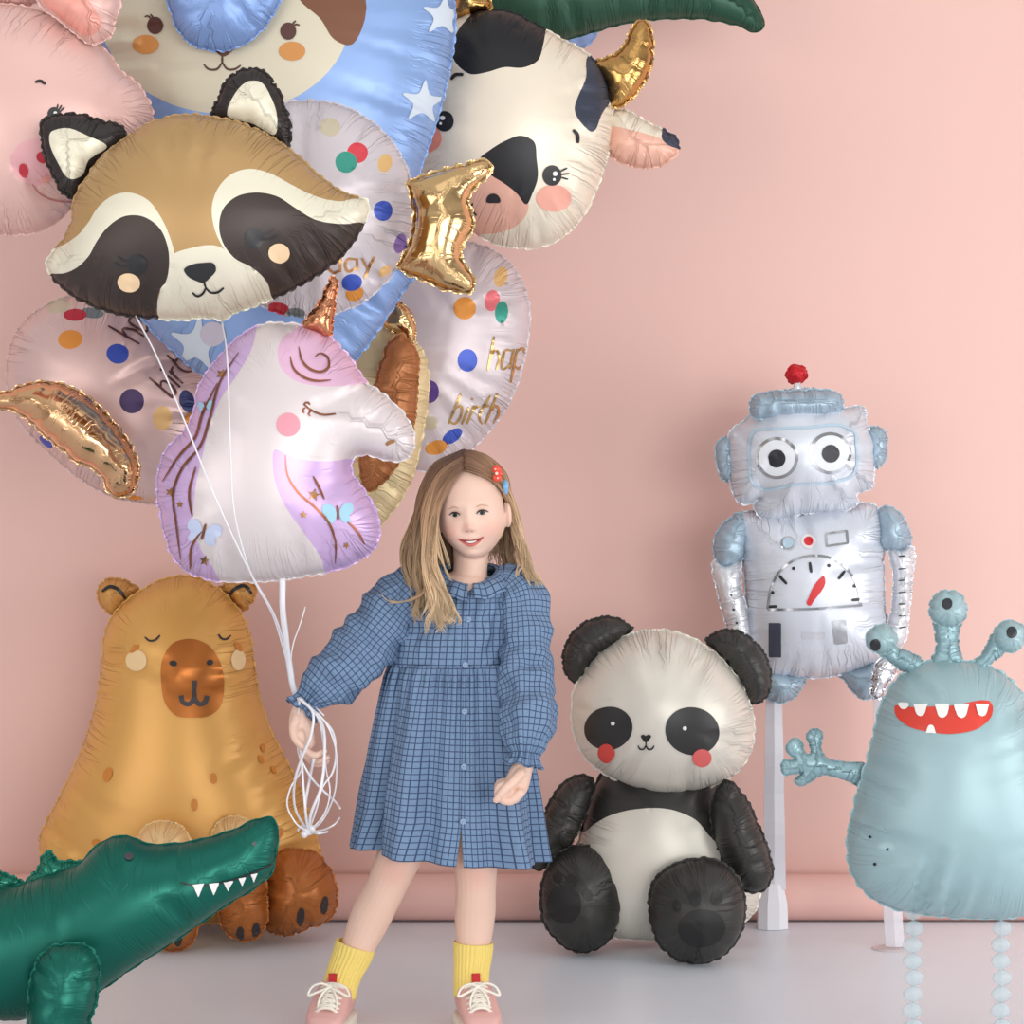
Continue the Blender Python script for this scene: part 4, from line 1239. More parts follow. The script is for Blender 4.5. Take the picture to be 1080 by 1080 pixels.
for k, pts in enumerate(([(314, 736), (318, 760), (314, 790), (318, 810), (306, 832), (303, 850), (312, 868), (325, 877)], [(316, 738), (314, 770), (318, 800), (320, 830), (322, 855), (325, 877)], [(315, 736), (330, 752), (328, 775), (318, 800), (310, 830), (312, 855), (325, 877)],
                         [(316, 736), (335, 757), (341, 785), (344, 812), (348, 835), (340, 862), (325, 877)], [(316, 736), (340, 758), (350, 770), (354, 792), (350, 816), (340, 830), (334, 852), (325, 877)], [(317, 738), (338, 760), (342, 800), (338, 832), (328, 858), (325, 877)],
                         [(317, 737), (345, 765), (353, 785), (355, 815), (352, 840), (338, 868), (325, 877)], [(318, 803), (328, 820), (342, 835), (353, 845), (359, 853)], [(331, 800), (326, 825), (322, 850), (325, 877)], [(325, 877), (338, 876), (352, 870), (359, 862)], [(325, 877), (336, 879), (346, 877)], [(325, 877), (318, 872), (314, 876)],
                         [(316, 736), (328, 742), (337, 750), (342, 755)])):
    zz = [Yq + .03 * math.sin(1.7 * k + i * .8) * (1 if 0 < i < len(pts) - 1 else 0) - .012 for i in range(len(pts))]
    ribbon('ribbon_strand', [(x, y, z) for (x, y), z in zip(pts, zz)], .0017 + .0007 * (k % 3), n=40, parent=t, twist=.09)
kn = join([sphere(W(325, 877, 4.518), .011, 12, 8, (1, .8, .7)), sphere(W(321, 880, 4.513), .007, 10, 7), sphere(W(329, 874, 4.513), .007, 10, 7)])
mk('knot', kn[0], kn[1], m_rib, t)

# ------------------------------------------------------------------ the girl
GY = 4.6
GS = FPX / GY


def G(px, py, dy=0.0):
    """photo pixel on the girl's plane, shifted dy metres away from the camera"""
    return np.array(((px - 540.0) / GS, GY + dy, CAMZ - (py - 540.0) / GS))


girl = thing('person', 'smiling blonde girl in a blue checked dress and yellow socks holding the balloon ribbons', 'person', (float(G(478, 0)[0]), GY, 0))

# skin ------------------------------------------------------------
m_skin, b, n, l = principled('skin')
ca = n.new('ShaderNodeVertexColor')
ca.layer_name = 'Col'
l.new(ca.outputs['Color'], b.inputs['Base Color'])
b.inputs['Roughness'].default_value = 0.5
b.inputs['Subsurface Weight'].default_value = 0.12
b.inputs['Subsurface Radius'].default_value = (0.6, 0.25, 0.15)
b.inputs['Subsurface Scale'].default_value = 0.012

HC = G(497.5, 534, -0.01)
HR = np.array(Matrix.Rotation(math.radians(-5), 3, 'Z') @ Matrix.Rotation(math.radians(-4.5), 3, 'Y') @ Matrix.Rotation(math.radians(3), 3, 'X'))


def head_to_world(p):
    return np.asarray(p) @ HR.T + HC


def world_to_head(p):
    return (np.asarray(p) - HC) @ HR


def sstep(x, a, b):
    t = np.clip((x - a) / (b - a), 0, 1)
    return t * t * (3 - 2 * t)


def head_mesh():
    V, F = sphere((0, 0, 0), 1.0, 150, 120)
    x, y, z = V[:, 0].copy(), V[:, 1].copy(), V[:, 2].copy()
    A, Bd, Cz = 0.0625, 0.083, 0.101
    X, Yy, Z = x * A, y * Bd, z * Cz
    # fuller cheeks low down, round cranium, jaw tapering to a small chin
    low = sstep(-z, 0.25, 1.0)
    X *= 1 + 0.10 * np.exp(-((z + 0.52) / 0.3)**2) * (y < 0.6)
    front = sstep(-y, -0.25, 0.35)
    X *= 1 - 0.10 * low * front
    Yy = np.where(y < 0, Yy * (1 - 0.02 * low), Yy * (1 - 0.42 * sstep(-z, 0.15, 0.9)))
    Yy = Yy - 0.012 * low * front                     # chin forward
    Yy = Yy + np.where(y < 0, 0.006 * (1 - (x / 0.8)**2).clip(0, 1) * sstep(-y, .3, .9), 0)
    w = sstep(-y, 0.1, 0.45)

    def g(x0, z0, sx, sz):
        return np.exp(-((X - x0) / sx)**2 - ((Z - z0) / sz)**2)
    d = np.zeros(len(X))
    for s in (-1, 1):
        d += 0.0035 * g(s * 0.026, 0.010, 0.020, 0.008)
        d -= 0.0060 * g(s * 0.027, -0.012, 0.014, 0.009)
        d += 0.0060 * g(s * 0.034, -0.048, 0.018, 0.018) * 1.2
        d += 0.0036 * g(s * 0.0088, -0.0405, 0.005, 0.0045)
        d -= 0.0020 * g(s * 0.0045, -0.0465, 0.003, 0.0022)
    d += 0.0038 * g(0, -0.014, 0.0075, 0.018)
    d += 0.0115 * g(0, -0.037, 0.0078, 0.0082)
    d += 0.004 * g(0, -0.057, 0.016, 0.006)
    d += 0.0045 * g(0, -0.0725, 0.013, 0.0055)
    d -= 0.003 * g(0, -0.080, 0.014, 0.005)
    d += 0.0065 * g(0, -0.090, 0.018, 0.011)
    zm = -0.0655 + 0.0070 * (X / 0.0235)**2
    d -= 0.004 * np.exp(-((Z - zm) / 0.0026)**2) * np.exp(-(X / 0.0215)**6)
    Yy = Yy - d * w
    return np.stack([X, Yy, Z], 1), F


parts = []
hv, hf = head_mesh()
parts.append((head_to_world(hv), hf))
for s in (-1, 1):
    ev, ef = sphere((0, 0, 0), 1.0, 24, 18)
    ev = ev * np.array((0.008, 0.017, 0.027))
    ev[:, 0] += 0.006 * np.abs(ev[:, 1] / 0.017)
    ev[:, 1] *= 1 - .25 * (ev[:, 2] < 0) * (-ev[:, 2] / .027)
    parts.append((head_to_world(ev + np.array((s * 0.0665, 0.006, -0.020))), ef))


def limb(pts, n=40, sides=22):
    P = spline3(pts, n)
    return tube(P[:, :3], P[:, 3], sides=sides, cap=True)


def gp(px, py, dy, r):
    p = G(px, py, dy)
    return (p[0], p[1], p[2], r)


parts.append(limb([gp(497, 575, .012, .036), gp(496, 600, .012, .033), gp(494, 620, .015, .036), gp(492, 636, .018, .046)]))
parts.append(limb([gp(492, 632, .018, .062), gp(490, 670, .02, .072), gp(487, 730, .02, .072), gp(485, 800, .02, .085)]))
parts.append(limb([gp(458, 632, .015, .032), gp(530, 630, .012, .032)]))
# arm stretched out to the ribbons
parts.append(limb([gp(448, 624, .01, .034), gp(415, 655, -.005, .031), gp(383, 690, -.02, .028), gp(350, 716, -.04, .024), gp(325, 738, -.05, .0195), gp(320, 750, -.052, .020)]))
# arm hanging at the side
parts.append(limb([gp(540, 620, .01, .034), gp(551, 660, -.02, .031), gp(556, 705, -.045, .028), gp(556, 755, -.10, .024), gp(553, 795, -.135, .0195), gp(550, 804, -.138, .020)]))
# legs
parts.append(limb([gp(462, 790, .01, .072), gp(440, 860, .0, .056), gp(416, 915, -.012, .0415), gp(405, 940, -.008, .0385), gp(392, 965, .004, .040), gp(377, 1000, .006, .033), gp(364, 1030, .0, .0275), gp(358, 1052, -.005, .029)]))
parts.append(limb([gp(508, 790, .01, .072), gp(504, 860, .0, .056), gp(502, 912, -.012, .0425), gp(502, 938, -.010, .039), gp(501, 962, .004, .040), gp(499, 1000, .006, .033), gp(497, 1030, .0, .0275), gp(497, 1052, -.005, .029)]))


def palm(pts):
    return limb(pts, 20, 18)


# open hand wrapped round the ribbons (thumb to the left, fingers curling up to the right)
hy = -.052
parts.append(limb([gp(320, 748, hy, .019), gp(319, 758, hy, .0215), gp(322, 772, hy, .0225), gp(325, 780, hy, .019)], 18, 18))
for i, (m, p_, dd, tt) in enumerate((((321, 770), (325, 786), (336, 792), (346, 788)), ((322, 774), (326, 792), (337, 799), (348, 795)), ((322, 776), (327, 796), (337, 803), (347, 800)), ((322, 776), (327, 793), (336, 800), (343, 799)))):
    yy = hy - .024 + .0155 * i
    parts.append(limb([gp(m[0], m[1], yy, .0085), gp(p_[0], p_[1], yy - .002, .0078), gp(dd[0], dd[1], yy - .004, .0070), gp(tt[0], tt[1], yy - .006, .0060)], 18, 12))
parts.append(limb([gp(316, 754, hy - .015, .0095), gp(313, 766, hy - .026, .0082), gp(317, 777, hy - .034, .0075), gp(324, 783, hy - .038, .0062)], 16, 12))
# loose fist
for q_ in (-.02, -.005, .012):
    parts.append(sphere(G(535, 825, -.138 + q_), .0135, 16, 12))
fy = -.138
parts.append(limb([gp(551, 800, fy, .0195), gp(547, 812, fy, .0225), gp(543, 822, fy, .0235), gp(540, 828, fy, .0205)], 18, 18))
for i in range(4):
    yy = fy - .027 + .0165 * i
    k = (0, .5, .3, -1.0)[i]
    parts.append(limb([gp(548, 826 + k, yy, .0095), gp(537, 834 + k, yy, .0088), gp(527, 830 + k, yy, .0084), gp(527, 820 + k, yy, .0078), gp(534, 817, yy, .007), gp(539, 822, yy, .0062)], 22, 12))
parts.append(limb([gp(549, 806, fy - .018, .0105), gp(541, 814, fy - .035, .0090), gp(531, 823, fy - .041, .0082), gp(524, 832, fy - .038, .0068)], 18, 12))

v, f = join(parts)
me = bpy.data.meshes.new('raw_body')
me.from_pydata(v.tolist(), [], f)
tmp = bpy.data.objects.new('raw_body', me)
C.objects.link(tmp)
md = tmp.modifiers.new('r', 'REMESH')
md.mode = 'VOXEL'
md.voxel_size = 0.0022
md.adaptivity = 0.0
ms = tmp.modifiers.new('s', 'SMOOTH')
ms.factor = 0.5
ms.iterations = 4
dg = bpy.context.evaluated_depsgraph_get()
em = tmp.evaluated_get(dg).to_mesh()
nv = len(em.vertices)
co = np.empty(nv * 3); em.vertices.foreach_get('co', co)
co = co.reshape(-1, 3)
faces = [tuple(p.vertices) for p in em.polygons]
tmp.evaluated_get(dg).to_mesh_clear()
bpy.data.objects.remove(tmp)
bpy.data.meshes.remove(me)
# pigment: paler face, rosy cheeks and knuckles, knees
base = np.array(lin((232, 196, 178))[:3])
rosy = np.array(lin((226, 162, 148))[:3])
hl = world_to_head(co)
wt = np.zeros(nv)
for s in (-1, 1):
    wt += 0.5 * np.exp(-(((hl[:, 0] - s * .036) / .018)**2 + ((hl[:, 2] + .044) / .016)**2)) * (hl[:, 1] < -.02) * (np.abs(hl[:, 2]) < .12)
wt += 0.45 * np.exp(-((hl[:, 0] / .009)**2 + ((hl[:, 2] + .038) / .009)**2)) * (hl[:, 1] < -.05)
for px, py, dy, rr_ in ((416, 915, -.05, .03), (502, 918, -.05, .03), (340, 796, hy, .02), (530, 828, fy, .02)):
    c = G(px, py, dy)
    wt += 0.5 * np.exp(-(((co - c)**2).sum(1)) / rr_**2)
wt = np.clip(wt, 0, 1)[:, None]
col = np.concatenate([base * (1 - wt) + rosy * wt, np.ones((nv, 1))], 1)
body = mk('body', co, faces, m_skin, girl, col=col)

# face features conforming to the head -------------------------------
hb_v = world_to_head(co)
sel = np.where((np.abs(hb_v[:, 2]) < .13) & (np.abs(hb_v[:, 0]) < .09))[0]
hbvh = BVHTree.FromPolygons([tuple(p) for p in hb_v], faces)


def face_patch(name, polys, mat, off=.0006, step=.0011, parent=None, bulge=0.0, label=None):
    V, F, base_ = [], [], 0
    for poly in polys:
        B = resample(smooth(poly, sub=5), step)
        nn = len(B)
        mn, mx = B.min(0), B.max(0)
        gx, gz = np.meshgrid(np.arange(mn[0], mx[0], step), np.arange(mn[1], mx[1], step))
        g = np.stack([gx.ravel(), gz.ravel()], 1)
        g = g[inside(g, B)]
        if len(g):
            dd, _, _ = dist_poly(g, B)
            g = g[dd > .5 * step]
        allp = np.vstack([B, g])
        res = delaunay_2d_cdt([Vector(p) for p in allp], [(i, (i + 1) % nn) for i in range(nn)], [], 0, 1e-8)
        vv = np.array([tuple(q) for q in res[0]])
        tt = np.array([tuple(q) for q in res[2] if len(q) == 3])
        tt = tt[inside(vv[tt].mean(1), B)]
        dd, _, _ = dist_poly(vv, B)
        dm = dd.max() + 1e-9
        p3 = []
        for (x, z), q in zip(vv, dd):
            hit, nor, _, _ = hbvh.ray_cast(Vector((x, -.4, z)), Vector((0, 1, 0)))
            p3.append((hit.x, hit.y - off - bulge * math.sqrt(q / dm), hit.z) if hit is not None else (x, -.07, z))
        for t3 in tt:
            a, b_, c = vv[t3]
            if (b_[0] - a[0]) * (c[1] - a[1]) - (b_[1] - a[1]) * (c[0] - a[0]) < 0:
                t3 = t3[::-1]
            F.append(tuple(int(i) + base_ for i in t3))
        V += p3
        base_ += len(p3)
    return mk(name, head_to_world(np.array(V)), F, mat, parent or girl, label=label)


def band(pts, w, taper=True):
    P = smooth(pts, closed=False, sub=5)
    t = np.gradient(P, axis=0)
    t /= np.linalg.norm(t, axis=1)[:, None] + 1e-12
    nn = np.stack([-t[:, 1], t[:, 0]], 1)
    k = np.linspace(-1, 1, len(P))
    ww = (w * .5 * np.sqrt(np.clip(1 - k**2, .06, 1)))[:, None] if taper else w * .5
    return [tuple(p) for p in np.vstack([P + nn * ww, (P - nn * ww)[::-1]])]


m_scl = simple('eye_white', (200, 186, 180), .3)
m_iris = simple('iris', (66, 66, 58), .25)
m_dark = simple('lash', (48, 33, 28), .6)
m_brow = simple('brow', (204, 164, 138), .8)
m_lip = simple('lip', (198, 102, 98), .4)
m_mouth = simple('mouth_inside', (136, 52, 54), .5)
m_teeth = simple('teeth', (240, 232, 222), .3)
for s in (-1, 1):
    cx_, cz_ = s * .0262, -.0115
    e = face_patch('eye', [[(cx_ - .0102, cz_ - .0006), (cx_ - .0055, cz_ + .0032), (cx_, cz_ + .0040), (cx_ + .0055, cz_ + .0031), (cx_ + .0102, cz_ - .0002), (cx_ + .0055, cz_ - .0031), (cx_, cz_ - .0038), (cx_ - .0055, cz_ - .0033)]], m_scl, bulge=.0016)
    ir = [(cx_ + .0050 * math.cos(a), cz_ + .0001 + .0040 * math.sin(a)) for a in np.linspace(0, 2 * PI, 16, endpoint=False)]
    face_patch('iris', [ir], m_iris, off=.0022, parent=e, step=.001)
    face_patch('pupil', [[(cx_ + .0025 * math.cos(a), cz_ + .0003 + .0025 * math.sin(a)) for a in np.linspace(0, 2 * PI, 12, endpoint=False)]], simple('pupil', (18, 16, 18), .15), off=.0027, parent=e, step=.001)
    face_patch('upper_lash', [band([(cx_ - .0108 * s * 1, cz_ - .0008), (cx_ - .0045 * s, cz_ + .0043), (cx_ + .003 * s, cz_ + .0050), (cx_ + .0122 * s, cz_ + .0004)], .0032)], m_dark, off=.0030, parent=e, step=.001)
    face_patch('eyebrow', [band([(cx_ - .010 * s, cz_ + .0125), (cx_, cz_ + .0155), (cx_ + .013 * s, cz_ + .0118)], .0032)], m_brow, off=.0005)
zc = lambda x: -.0650 + .0072 * (x / .0235)**2
up = [(x, zc(x) + .0005 + .0040 * (1 - (x / .025)**2) - .0012 * math.exp(-(x / .003)**2)) for x in np.linspace(-.0248, .0248, 13)]
lo = [(x, zc(x) - .0008 - .0084 * (1 - (x / .0248)**2)) for x in np.linspace(.0248, -.0248, 13)]
mth = face_patch('lips', [up + lo], m_lip, off=.0006)
ui = [(x, zc(x) + .0002 + .0016 * (1 - (x / .021)**2)) for x in np.linspace(-.0205, .0205, 11)]
li = [(x, zc(x) - .0002 - .0032 * (1 - (x / .021)**2)) for x in np.linspace(.0205, -.0205, 11)]
face_patch('mouth_opening', [ui + li], m_mouth, off=.0011, parent=mth, step=.001)
ui = [(x, zc(x) + .0002 + .0012 * (1 - (x / .012)**2)) for x in np.linspace(-.0105, .0105, 11)]
li = [(x, zc(x) - .0002 - .0021 * (1 - (x / .012)**2)) for x in np.linspace(.0105, -.0105, 11)]
face_patch('teeth', [ui + li], m_teeth, off=.0016, parent=mth, step=.001)

face_patch('nostril', [[(sx_ * .0046 + .0017 * math.cos(a), -.0445 + .0009 * math.sin(a)) for a in np.linspace(0, 2 * PI, 10, endpoint=False)] for sx_ in (-1, 1)][:1], simple('nostril_shade', (168, 96, 88), .7), off=.0005, step=.0008)
face_patch('nostril', [[(.0046 + .0017 * math.cos(a), -.0445 + .0009 * math.sin(a)) for a in np.linspace(0, 2 * PI, 10, endpoint=False)]], bpy.data.materials['nostril_shade'], off=.0005, step=.0008)

# dress ------------------------------------------------------------
m_plaid, b, n, l = principled('blue_checked_cotton')
uvn = n.new('ShaderNodeUVMap'); uvn.uv_map = 'UVMap'
sep = n.new('ShaderNodeSeparateXYZ')
l.new(uvn.outputs[0], sep.inputs[0])


def mth_(op, a=None, b_=None, v0=None, v1=None):
    q = n.new('ShaderNodeMath')
    q.operation = op
    if a is not None: l.new(a, q.inputs[0])
    if b_ is not None: l.new(b_, q.inputs[1])
    if v0 is not None: q.inputs[0].default_value = v0
    if v1 is not None: q.inputs[1].default_value = v1
    return q.outputs[0]


PITCH = .0118
lines_ = []
for ax in ('X', 'Y'):
    fr = mth_('FRACT', mth_('MULTIPLY', sep.outputs[ax], v1=1 / PITCH))
    ab = mth_('ABSOLUTE', mth_('SUBTRACT', fr, v1=.5))
    mr = n.new('ShaderNodeMapRange')
    mr.inputs[1].default_value = .05; mr.inputs[2].default_value = .11
    mr.inputs[3].default_value = 1.0; mr.inputs[4].default_value = 0.0
    l.new(ab, mr.inputs[0])
    lines_.append(mr.outputs[0])
mxl = mth_('MULTIPLY', mth_('MAXIMUM', lines_[0], lines_[1]), v1=.82)
nz = n.new('ShaderNodeTexNoise')
nz.inputs['Scale'].default_value = 900
nz.inputs['Detail'].default_value = 2
l.new(uvn.outputs[0], nz.inputs['Vector'])
mb = n.new('ShaderNodeMixRGB')
mb.inputs[1].default_value = lin((98, 124, 157)); mb.inputs[2].default_value = lin((136, 160, 190))
l.new(nz.outputs['Fac'], mb.inputs[0])
mc = n.new('ShaderNodeMixRGB')
mc.inputs[2].default_value = lin((38, 50, 84))
l.new(mxl, mc.inputs[0]); l.new(mb.outputs[0], mc.inputs[1])
l.new(mc.outputs[0], b.inputs['Base Color'])
b.inputs['Roughness'].default_value = .9
b.inputs['Specular IOR Level'].default_value = .15
n2 = n.new('ShaderNodeTexNoise'); n2.inputs['Scale'].default_value = 55; n2.inputs['Detail'].default_value = 4
l.new(uvn.outputs[0], n2.inputs['Vector'])
bp = n.new('ShaderNodeBump'); bp.inputs['Strength'].default_value = .8; bp.inputs['Distance'].default_value = .008
l.new(n2.outputs['Fac'], bp.inputs['Height']); l.new(bp.outputs[0], b.inputs['Normal'])


def grid_mesh(name, P, U, closed, mat, parent, thick=.0015, label=None):
    """P[n][m] points, U[n][m] cloth coordinates; closed wraps the second index"""
    P, U = np.asarray(P), np.asarray(U)
    N, M = P.shape[:2]
    F, uv = [], []
    per = None
    for i in range(N - 1):
        for j in range(M - 1):
            F.append((i * M + j, i * M + j + 1, (i + 1) * M + j + 1, (i + 1) * M + j))
            uv += [U[i, j], U[i, j + 1], U[i + 1, j + 1], U[i + 1, j]]
    o = mk(name, P.reshape(-1, 3), F, mat, parent, uv=uv, label=label)
    if thick:
        sm = o.modifiers.new('cloth', 'SOLIDIFY')
        sm.thickness = thick
        sm.offset = 0
    return o


def itp(tab, py):
    xs_ = [r[0] for r in tab]
    return [float(np.interp(py, xs_, [r[k] for r in tab])) for k in range(1, len(tab[0]))]


def smoothrow(tab, py):
    return itp(tab, py)


dress_root = None
# skirt: rows (py, left px, right px, half depth m)
sk = [(700, 411, 546, .078), (712, 409, 549, .086), (730, 405, 552, .094), (760, 399, 556, .104), (800, 391, 562, .114), (840, 384, 568, .122), (880, 378, 574, .128), (912, 373.5, 579, .131)]
NR, MR_ = 74, 360
P, U = [], []
W_ = 1.12
tfront = 0.0
for i in range(NR):
    k = i / (NR - 1)
    py = 700 + k * 203
    L, Rr, bd = itp(sk, py)
    cx, hw = (L + Rr) / 2, (Rr - L) / 2 / GS
    fx = 489.5 + (487.5 - 489.5) * k
    a0 = math.asin(max(-1, min(1, (fx - cx) / GS / hw)))        # where the button front sits
    gap = 0.0
    if py > 862:
        gap = (py - 862) / 44 * .085
    row, ru = [], []
    for j in range(MR_):
        t_ = j / (MR_ - 1)
        th = a0 + gap * .35 + t_ * (2 * PI - gap)
        amp = .008 + .025 * k
        f1 = math.sin(th * 9 + .7 + .5 * math.sin(th * 2)) * .5 + math.sin(th * 17 + 2.1 + .6 * k) * .28 + math.sin(th * 5 + 4.0) * .5 + .35 * noise.noise(Vector((math.sin(th) * 3, math.cos(th) * 3, k * 2.2)))
        f2 = math.sin(th * 40 + 3 * math.sin(th * 5)) * math.exp(-k * 5)
        edge = min(1, t_ * 14, (1 - t_) * 14)
        rad = amp * f1 * (.35 + .65 * edge) + .0085 * f2 * min(1, k * 14)
        if t_ > .5:
            rad -= .002 * sstep(np.array(t_), .985, 1.0) * 0
        if t_ < .02:
            rad += .0025
        sx, sy = math.sin(th), -math.cos(th)
        x = (cx - 540) / GS + (hw + rad) * sx
        y = GY + .018 + (bd + rad) * sy
        drop = 8 * sx * k + 6 * math.sin(th * 3 + 1.0) * .35 * k
        z = CAMZ - (py + drop * (py > 700) - 540) / GS
        row.append((x, y, z))
        ru.append((t_ * W_, -k * 203 / GS))
    P.append(row)
    U.append(ru)
skirt = grid_mesh('dress_skirt', P, U, True, m_plaid, girl)

# bodice
bo = [(598, 468, 524, .034, .018), (604, 458, 536, .044, .018), (612, 443, 552, .058, .018), (624, 430, 560, .070, .018), (640, 424, 556, .075, .018), (662, 419, 548, .078, .018), (685, 413, 545, .079, .018), (703, 409.5, 547.5, .081, .018)]
P, U = [], []
NR, MR_ = 44, 220
for i in range(NR):
    k = i / (NR - 1)
    py = 598 + k * 105
    L, Rr, bd, yo = itp(bo, py)
    cx, hw = (L + Rr) / 2, (Rr - L) / 2 / GS
    fx = 494 - 4.5 * k
    a0 = math.asin(max(-1, min(1, (fx - cx) / GS / hw)))
    row, ru = [], []
    for j in range(MR_):
        t_ = j / (MR_ - 1)
        th = a0 + t_ * 2 * PI
        q = noise.noise(Vector((math.sin(th) * 3.2, math.cos(th) * 3.2, k * 4.5)))
        top = math.exp(-k * 5)
        q += .6 * noise.noise(Vector((math.sin(th) * 8, math.cos(th) * 8, k * 5 + 3)))
        rad = .013 * q * min(1, k * 5) * (1 - k**6) + .004 * math.sin(th * 26 + 2 * math.sin(th * 3)) * math.exp(-k * 3.2) * min(1, k * 10) - .003 * math.exp(-((k - 1) / .04)**2)
        sx, sy = math.sin(th), -math.cos(th)
        row.append(((cx - 540) / GS + (hw + rad) * sx, GY + yo + (bd + rad) * sy, CAMZ - (py + 14 * (.5 - .5 * sy)**2 * max(0, 1 - 3 * k) - 540) / GS))
        ru.append((t_ * .66, .31 - k * 105 / GS))
    P.append(row)
    U.append(ru)
grid_mesh('dress_bodice', P, U, True, m_plaid, girl)


def sleeve(name, rows, cuff, seed):
    """rows: px, py, dy, radius ; gathers into a frilled cuff"""
    R = random.Random(seed)
    Pth = spline3([tuple(G(a, b_, c)) + (r,) for a, b_, c, r in rows], 64)
    n_, M = len(Pth), 150
    T = np.gradient(Pth[:, :3], axis=0)
    T /= np.linalg.norm(T, axis=1)[:, None]
    d = np.concatenate([[0], np.cumsum(np.linalg.norm(np.diff(Pth[:, :3], axis=0), axis=1))])
    u = np.array((0, 1.0, 0))
    P, U = [], []
    for i in range(n_):
        k = d[i] / d[-1]
        u = u - T[i] * u.dot(T[i]); u /= np.linalg.norm(u)
        w = np.cross(T[i], u)
        row, ru = [], []
        tocuff = (d[-1] - d[i])
        for j in range(M):
            th = 2 * PI * j / (M - 1)
            q = noise.noise(Vector((math.cos(th) * 1.5 + seed * 9, math.sin(th) * 1.5, k * 5.5)))
            q2 = noise.noise(Vector((math.cos(th) * .9 + seed * 5, math.sin(th) * .9 + k * 3, k * 13.0)))
            ga = math.exp(-((tocuff - .02) / .035)**2)
            fr_ = max(0, 1 - tocuff / .016)
            r = Pth[i, 3] * (1 + .20 * q * (1 - ga) + .28 * q2 * (1 - ga) + .07 * noise.noise(Vector((math.cos(th) * 2.2 + seed, math.sin(th) * 2.2 + k * 6, k * 22.0))) * (1 - ga)) + .0035 * ga * math.sin(th * 17 + 2 * math.sin(th * 3)) + fr_ * .0048 * math.sin(th * 8 + math.sin(th * 3) * 1.5)
            pt = Pth[i, :3] + r * (math.cos(th) * w + math.sin(th) * u) + T[i] * fr_ * .003 * math.sin(th * 5)
            row.append(pt)
            ru.append((th / (2 * PI) * .37, d[i] * 1.14))
        P.append(row)
        U.append(ru)
    return grid_mesh(name, P, U, True, m_plaid, girl)


sleeve('dress_sleeve', [(466, 612, .014, .022), (453, 613, .012, .037), (432, 628, .008, .052), (408, 654, .0, .060), (384, 682, -.015, .058), (358, 708, -.035, .054), (342, 722, -.043, .046), (332, 732, -.047, .030), (328, 736.5, -.049, .0235), (325, 740.5, -.05, .026), (320, 747, -.052, .034)], 0, 1)
sleeve('dress_sleeve', [(524, 613, .014, .020), (536, 612, .012, .034), (547, 624, .006, .045), (554, 655, -.015, .047), (556, 700, -.045, .050), (556, 740, -.09, .053), (555, 768, -.118, .049), (554, 783, -.13, .034), (553.5, 789, -.133, .0245), (553, 793, -.135, .026), (552, 800, -.137, .034)], 0, 2)

# frilled collar, open at the front
P, U = [], []
for i in range(12):
    k = i / 11
    row, ru = [], []
    for j in range(160):
        t_ = j / 159
        th = .10 + t_ * (2 * PI - .16)
        wv = math.sin(th * 9 + 1.5 * math.sin(th * 2)) * k
        rx = .049 + .040 * k + .003 * wv
        ry = .042 + .036 * k + .003 * wv
        sx, sy = math.sin(th), -math.cos(th)
        z = CAMZ - (596 + 20 * (.5 - .5 * sy)**2 + 15 * k**1.4 * (.7 + .3 * abs(sy)) - 540) / GS + .003 * wv + .007 * math.sin(PI * k)
        x = (496 - 540) / GS + rx * sx
        row.append((x, GY + .010 + ry * sy, z))
        ru.append((th * .07, k * .045))
    P.append(row)
    U.append(ru)
grid_mesh('dress_collar', P, U, False, m_plaid, girl, thick=.002)

# buttons on the placket
m_btn = simple('blue_button', (150, 172, 200), .35)
body_parts = [c for c in girl.children if c.name.startswith('dress')]
dg = bpy.context.evaluated_depsgraph_get()


def dress_front(px, py):
    best = None
    for o_ in body_parts:
        if 'skirt' in o_.name or 'bodice' in o_.name:
            mvs = np.array([v_.co for v_ in o_.data.vertices]) + ORIG[o_.name]
            g_ = G(px, py)
            dd = (mvs[:, 0] - g_[0])**2 + (mvs[:, 2] - g_[2])**2 + (mvs[:, 1] > GY + .02) * 10
            i_ = dd.argmin()
            if best is None or dd[i_] < best[0]:
                best = (dd[i_], mvs[i_])
    return best[1]


for (px, py) in ((494.5, 652), (491.5, 699), (491, 746.5), (490.5, 803), (489.5, 859)):
    c = dress_front(px, py)
    c = np.array((G(px, py)[0], c[1] - .0035, G(px, py)[2]))
    ring = tube([c + np.array((.0046 * math.cos(a), 0, .0046 * math.sin(a))) for a in np.linspace(0, 2 * PI, 25)], .0012, sides=8, cap=False)
    disc = sphere(c + np.array((0, .0008, 0)), .0046, 18, 8, (1, .25, 1))
    h1 = [sphere(c + np.array((dx, -.0006, dz)), .0008, 8, 6) for dx, dz in ((-.0014, 0), (.0014, 0))]
    v, f = join([ring, disc])
    bo_ = mk('button', v, f, m_btn, girl)
    v, f = join(h1)
    mk('button_thread', v, f, simple('thread', (70, 90, 130), .8), bo_)

